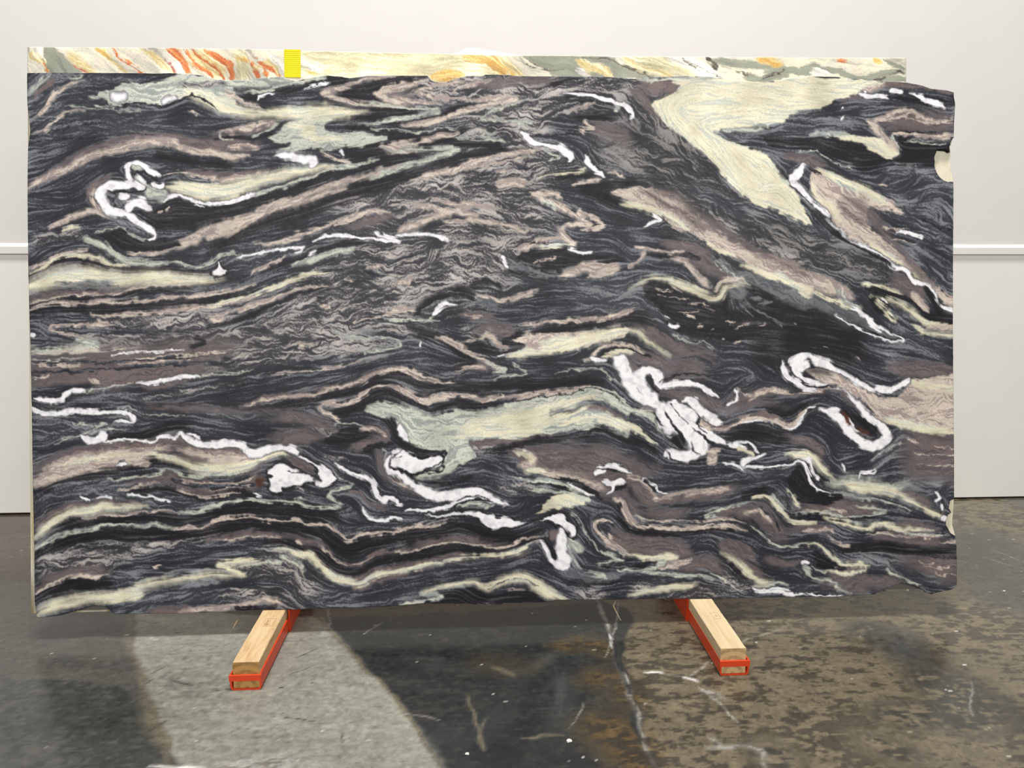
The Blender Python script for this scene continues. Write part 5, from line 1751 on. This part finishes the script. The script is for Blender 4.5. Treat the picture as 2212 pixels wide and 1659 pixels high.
OFF = 0.0225
def onyx():
    c = chart([(59.3, 102), (1957, 124.2)], OFF); u0, u1 = c[0, 0], c[1, 0]
    ub = chart([(67, 1330), (1964, 1283)], OFF); v0 = .0045
    tp = chart([(59.3,101.5),(250,102.5),(450,104.5),(614,107.5),(650,110),(840,113.5),(1040,118.5),(1250,120.5),(1450,122.5),(1650,123.5),(1800,124.5),(1957,124.5)], OFF)
    nx = 1200; rows = [1.0] + list(np.linspace(.972, .0, 1)); us = np.linspace(0, 1, nx)
    topv = np.interp(u0 + us * (u1 - u0), tp[:, 0], tp[:, 1]) + np.convolve(np.random.default_rng(9).standard_normal(nx), np.hanning(41) / 20, 'same') * .0008
    band = .125; fr = np.concatenate([np.linspace(0, 1, 56), 1 + np.linspace(.1, 1, 12)])
    V = np.where(fr[:, None] <= 1, topv[None] - band * fr[:, None], topv[None] - band - (topv[None] - band - v0) * (fr[:, None] - 1))
    t = (topv[None] - V) / (topv[None] - v0)
    U = (u0 + (ub[0, 0] - u0) * t) * (1 - us[None]) + (u1 + (ub[1, 0] - u1) * t) * us[None]
    uv = np.stack([U.ravel(), V.ravel()], 1); ny = len(fr)
    rgb = stone_canvas(ONYX, (50.0, 1970.0, 96.0, 186.0), 1.6, (('I', 1.0),), .6)
    x, y = unchart(uv[:, 0], uv[:, 1], OFF)
    h, w = rgb.shape[:2]
    yy = np.abs(((y - 96) / 1.6) % (2 * h - 2)); yy = np.where(yy > h - 1, 2 * h - 2 - yy, yy)
    col = lin_np(rgb[np.clip(yy.astype(int), 0, h - 1), np.clip(((x - 50) / 1.6).astype(int), 0, w - 1)]) * .84
    i = np.arange(ny - 1)[:, None] * nx + np.arange(nx - 1)[None, :]; q = np.stack([i, i + nx, i + nx + 1, i + 1], -1).reshape(-1, 4)
    rim = np.concatenate([np.arange(nx), (np.arange(1, ny) * nx + nx - 1), ((ny - 1) * nx + np.arange(nx - 2, -1, -1)), (np.arange(ny - 2, 0, -1) * nx)])
    n0 = len(uv); m = len(rim); k = np.arange(m); sw = np.stack([rim[k], rim[(k + 1) % m], n0 + (k + 1) % m, n0 + k], 1)
    co = np.vstack([to_world(uv, np.full(n0, OFF)), to_world(uv[rim], np.full(m, OFF + .020))])
    cor = [n0 + list(rim).index(v) for v in (0, nx - 1, ny * nx - 1, (ny - 1) * nx)]
    o = grid_object('onyx_slab', co - np.array(ORG), np.vstack([q, sw, [cor]]), np.vstack([col, col[rim]]), M_onyx); o.location = ORG
    tag(o, 'cream onyx slab with orange and grey green veins, standing behind the dark marble', 'stone slab'); return o, topv, u0, u1
onyx_o, otop, ou0, ou1 = onyx()

# ---------------------------------------------------------------- yellow strap folded over the onyx
def strap():
    c = chart([(614.5, 140), (649.5, 140), (632, 167.8)], OFF); u0, u1, ve = c[0, 0], c[1, 0], c[2, 1]
    vt = float(np.interp((u0 + u1) / 2, np.linspace(ou0, ou1, len(otop)), otop)) + .0012
    path = []; L = 0.0
    for v in np.arange(ve, vt, .0013): path.append((v, -.0008, (0, -1)))
    for a in np.linspace(0, math.pi, 15): path.append((vt + .0014 * math.sin(a), .0100 - .0108 * math.cos(a), (math.sin(a), -math.cos(a))))
    for v in np.arange(vt, vt - .16, -.0013): path.append((v, .0208, (0, 1)))
    bm = bmesh.new(); rows = []
    for i, (v, w, nrm) in enumerate(path):
        rib = .0009 * abs(math.sin(i * .0013 / .0072 * math.pi)) + .0006; row = []
        for th in (rib + .0008, 0.0):
            for u in (u0, u0 + .004, (u0 + u1) / 2, u1 - .004, u1):
                ed = .0003 if u in (u0, u1) and th else 0
                row.append(bm.verts.new(Vector(ORG) + UX * u + UY * (v + nrm[0] * (th - ed)) + N * (OFF + w + nrm[1] * (th - ed))))
        rows.append(row)
    for a, b in zip(rows, rows[1:]):
        for j in range(4): bm.faces.new((a[j], a[j + 1], b[j + 1], b[j])); bm.faces.new((a[5 + j], b[5 + j], b[6 + j], a[6 + j]))
        bm.faces.new((a[0], b[0], b[5], a[5])); bm.faces.new((a[4], a[9], b[9], b[4]))
    for r in (rows[0], rows[-1]):
        for j in range(4): bm.faces.new((r[j], r[5 + j], r[6 + j], r[j + 1]))
    tag(obj('webbing_strap', bm, M_yellow), 'bright yellow ribbed strap folded over the top of the onyx slab', 'strap')
strap()

# ---------------------------------------------------------------- white film poking up behind the onyx
def film():
    top = [(962, 121), (975, 117.5), (990, 111.5), (1004, 105), (1015, 100.3), (1030, 103), (1050, 106.2), (1070, 109), (1092, 113), (1113, 118), (1125, 122)]
    o2 = OFF + .026; c = chart(top, o2); bm = bmesh.new(); F = []; Bk = []
    for i, p in enumerate(c):
        wv = (.004, .0, .007, .002, .010, .003, .008, .001, .006, .0, .004)[i]
        for j, dv in enumerate((0, -.03, -.07, -.12)):
            off = o2 + wv + .003 * j * (i % 2)
            F.append(bm.verts.new(Vector(ORG) + UX * p[0] + UY * (p[1] + dv) + N * off)); Bk.append(bm.verts.new(Vector(ORG) + UX * p[0] + UY * (p[1] + dv) + N * (off + .0012)))
    n = len(c)
    for i in range(n - 1):
        for j in range(3):
            a = i * 4 + j; bm.faces.new((F[a], F[a + 4], F[a + 5], F[a + 1])); bm.faces.new((Bk[a], Bk[a + 1], Bk[a + 5], Bk[a + 4]))
        bm.faces.new((F[i * 4], Bk[i * 4], Bk[i * 4 + 4], F[i * 4 + 4])); bm.faces.new((F[i * 4 + 3], F[i * 4 + 7], Bk[i * 4 + 7], Bk[i * 4 + 3]))
    for i in (0, n - 1):
        for j in range(3): bm.faces.new((F[i * 4 + j], F[i * 4 + j + 1], Bk[i * 4 + j + 1], Bk[i * 4 + j]))
    tag(obj('packing_film', bm, M_film), 'small peak of crumpled white packing film sticking up behind the onyx', 'packing film')
film()

# ================================================================ the two orange stands and their timbers
def stand(name_label, x, y, rz, side):
    """floor stand: U channel lying on the floor, front strip, gusset plates and a leaning upright; local y runs back under the slabs"""
    r = empty('slab_stand', (x, y, 0), rz); tag(r, name_label, 'slab stand', 'orange stands under the slabs')
    w, t, h, L = .0497, .0055, .0540, .98
    out = [(-w, h), (-w, .010), (-w + .003, .003), (-w + .010, 0), (w - .010, 0), (w - .003, .003), (w, .010), (w, h), (w - t, h), (w - t, .011), (w - t - .005, t), (-w + t + .005, t), (-w + t, .011), (-w + t, h)]
    bm = bmesh.new(); add_prism(bm, out, 'y', 0, L); obj('base_channel', bm, M_orange, r)
    bm = bmesh.new(); add_box(bm, -w - .0016, w + .0016, -.0035, .0025, .0330, .0546, .0010, 2); obj('front_strip', bm, M_orange, r)
    y0 = .372                                                       # where the gussets start, under the slab edge
    tl = math.tan(LEAN); gy = .432
    for s in (-1, 1):
        bm = bmesh.new(); a, b = (w - .0002, w + .0052) if s > 0 else (-w - .0052, -w + .0002)
        ys = y0 if s == side else gy + .03
        add_prism(bm, [(ys, .0), (ys, .092), (max(gy, ys + .001), .092), (gy + .03 + .30 * tl, .40), (gy + .13 + .30 * tl, .40), (gy + .26, .0)], 'x', a, b); obj('gusset_plate', bm, M_orange, r)
    bm = bmesh.new(); f0, th, zt = gy + .004, .055, 1.82
    yb = lambda z: f0 + (z - .0965) * tl
    add_prism(bm, [(yb(.012), .012), (yb(zt), zt), (yb(zt) + th, zt), (yb(.012) + th, .012)], 'x', -.038, .038); obj('upright', bm, M_orange, r)
    bm = bmesh.new(); add_prism(bm, [(L - .10, .012), (yb(1.15) + th, 1.15), (yb(1.15) + th, 1.21), (L - .04, .012)], 'x', -.022, .022); obj('brace', bm, M_orange, r)
    return r
RZ = RAD(.25)
standL = stand('orange steel stand under the left end of the slabs, blotchy timber in it', -.7488, 2.2322, RZ, 1)
standR = stand('orange steel stand under the right end of the slabs, streaky timber in it', .8625, 2.2372, RZ, -1)

def timber(label, x, y, rz, w, mat, seed, stamp):
    r = empty('timber_block', (x, y, .0057), rz); tag(r, label, 'timber', 'timbers carrying the slabs'); rr = random.Random(seed)
    bm = bmesh.new(); n = 26; L = .428; h = .0905; rings = []
    for i in range(n):                                             # sawn beam with slightly waney arrises
        yy = L * i / (n - 1); c = .0016 + .0016 * rr.random(); d = .0010 * (rr.random() - .5); e = .0016 + .002 * rr.random()
        pts = [(-w, 0.0), (w, 0.0), (w + d, h - e), (w - c + d, h), (-w + c, h), (-w + .4 * d, h - c)]
        rings.append([bm.verts.new((px, yy, pz)) for px, pz in pts])
    for a, b in zip(rings, rings[1:]):
        for j in range(6): bm.faces.new((a[j], a[(j + 1) % 6], b[(j + 1) % 6], b[j]))
    bm.faces.new(rings[0][::-1]); bm.faces.new(rings[-1]); obj('beam', bm, mat, r)
    # burnt grading stamp: thin frame and rows of strokes, on the top face
    q = [on_plane(px, py, Z, .0962) for px, py in stamp[0]]; M = Matrix.Translation((x, y, .0057)) @ Matrix.Rotation(rz, 4, 'Z'); q = [M.inverted() @ p for p in q]
    at = lambda s, t: (q[0] * (1 - s) + q[1] * s) * (1 - t) + (q[3] * (1 - s) + q[2] * s) * t
    bm = bmesh.new()
    def stroke(s0, t0, s1, t1, wd):
        a, b = at(s0, t0), at(s1, t1); d = (b - a); d.z = 0; nn = Vector((-d.y, d.x, 0)).normalized() * wd / 2; z0, z1 = h - .0002, h + .00025
        P = [bm.verts.new((p.x, p.y, zz)) for zz in (z0, z1) for p in (a - nn, b - nn, b + nn, a + nn)]
        for f in ((4, 5, 6, 7), (0, 3, 2, 1), (0, 1, 5, 4), (1, 2, 6, 5), (2, 3, 7, 6), (3, 0, 4, 7)): bm.faces.new([P[i] for i in f])
    for sg in stamp[1]: stroke(*sg)
    tag(obj('grading_stamp', bm, M_stamp, r), 'burnt brown stamp on the top face'); return r
frame = [(0, 0, 1, 0, .0008), (1, 0, 1, 1, .0008), (1, 1, 0, 1, .0008), (0, 1, 0, 0, .0008)]
inner = [(.12, .86, .12, .62, .002), (.26, .86, .26, .66, .0016), (.20, .90, .42, .90, .0012), (.34, .84, .34, .60, .0016), (.12, .52, .30, .52, .001), (.12, .44, .30, .44, .001), (.14, .34, .32, .34, .001), (.14, .26, .32, .26, .001),
         (.14, .16, .34, .16, .001), (.50, .86, .62, .86, .001), (.50, .80, .50, .70, .001), (.58, .80, .58, .70, .001), (.46, .60, .46, .20, .0006), (.24, .52, .24, .16, .0008)]
timber('blotchy pale timber lying in the left orange stand, boxed brown stamp near the slab', -.7462, 2.2356, RZ, .0418, M_timberA, 3, ([(576, 1336.3), (597.7, 1336.3), (588.8, 1352.6), (568.5, 1353.2)], frame + inner))
timber('streaky pale timber lying in the right orange stand, faint red stamp on top', .8572, 2.2406, RZ, .0432, M_timberB, 8, ([(1536, 1323.3), (1549.5, 1323.3), (1557.5, 1336.2), (1545, 1336.8)],
       [(0, 0, 1, 0, .0007), (1, 0, 1, 1, .0007), (1, 1, 0, 1, .001), (0, .9, 0, .7, .0007), (.35, .45, .6, .7, .0008), (.6, .7, .6, .4, .0008), (.35, .45, .6, .4, .0006), (-.3, 0, -.05, .35, .0006)]))

# ================================================================ litter on the floor
def sliver(label, pts, w):
    P = [on_plane(x, y, Z, 0) for x, y in pts]; bm = bmesh.new(); R = []
    for i, p in enumerate(P):
        d = (P[min(i + 1, len(P) - 1)] - P[max(i - 1, 0)]).normalized(); nn = Vector((-d.y, d.x, 0)); ww = w * (.5 if i in (0, len(P) - 1) else 1.0)
        R.append([bm.verts.new(p + nn * ww + Vector((0, 0, .0001))), bm.verts.new(p - nn * ww + Vector((0, 0, .0001))), bm.verts.new(p - nn * ww * .6 + Vector((0, 0, .0026))), bm.verts.new(p + nn * ww * .7 + Vector((0, 0, .003)))])
    for a, b in zip(R, R[1:]):
        for j in range(4): bm.faces.new((a[j], a[(j + 1) % 4], b[(j + 1) % 4], b[j]))
    bm.faces.new(R[0][::-1]); bm.faces.new(R[-1]); tag(obj('wood_sliver', bm, M_splint), label, 'wood splinter')
sliver('short pale wood splinter on the floor left of the blotchy timber', [(504, 1357), (509, 1348), (514, 1340)], .0036)
sliver('bent pale wood splinter on the floor beside the white joint line', [(1330, 1300), (1325, 1309.5), (1332, 1324), (1341, 1341)], .0022)
def chip(label, x, y, r, seed):
    p = on_plane(x, y, Z, 0); bm = bmesh.new(); bmesh.ops.create_icosphere(bm, subdivisions=2, radius=1); rr = random.Random(seed)
    for v in bm.verts: v.co = Vector((v.co.x * r * 1.2, v.co.y * r, max(-.35, v.co.z) * r * .55)) * (.8 + .4 * rr.random())
    mz = min(v.co.z for v in bm.verts)
    for v in bm.verts: v.co.z -= mz
    o = obj('stone_chip', bm, M_chip); o.location = (p.x, p.y, 0); tag(o, label, 'stone chip')
chip('pale stone chip on the dark floor, nearest the white joint line', 1229, 1601, .0068, 1)
chip('small pale stone chip on the dark floor close to the grey patch edge', 1009, 1629, .0050, 2)
chip('tiny pale stone chip on the grey floor right of the slab', 2169, 1277, .0042, 3)
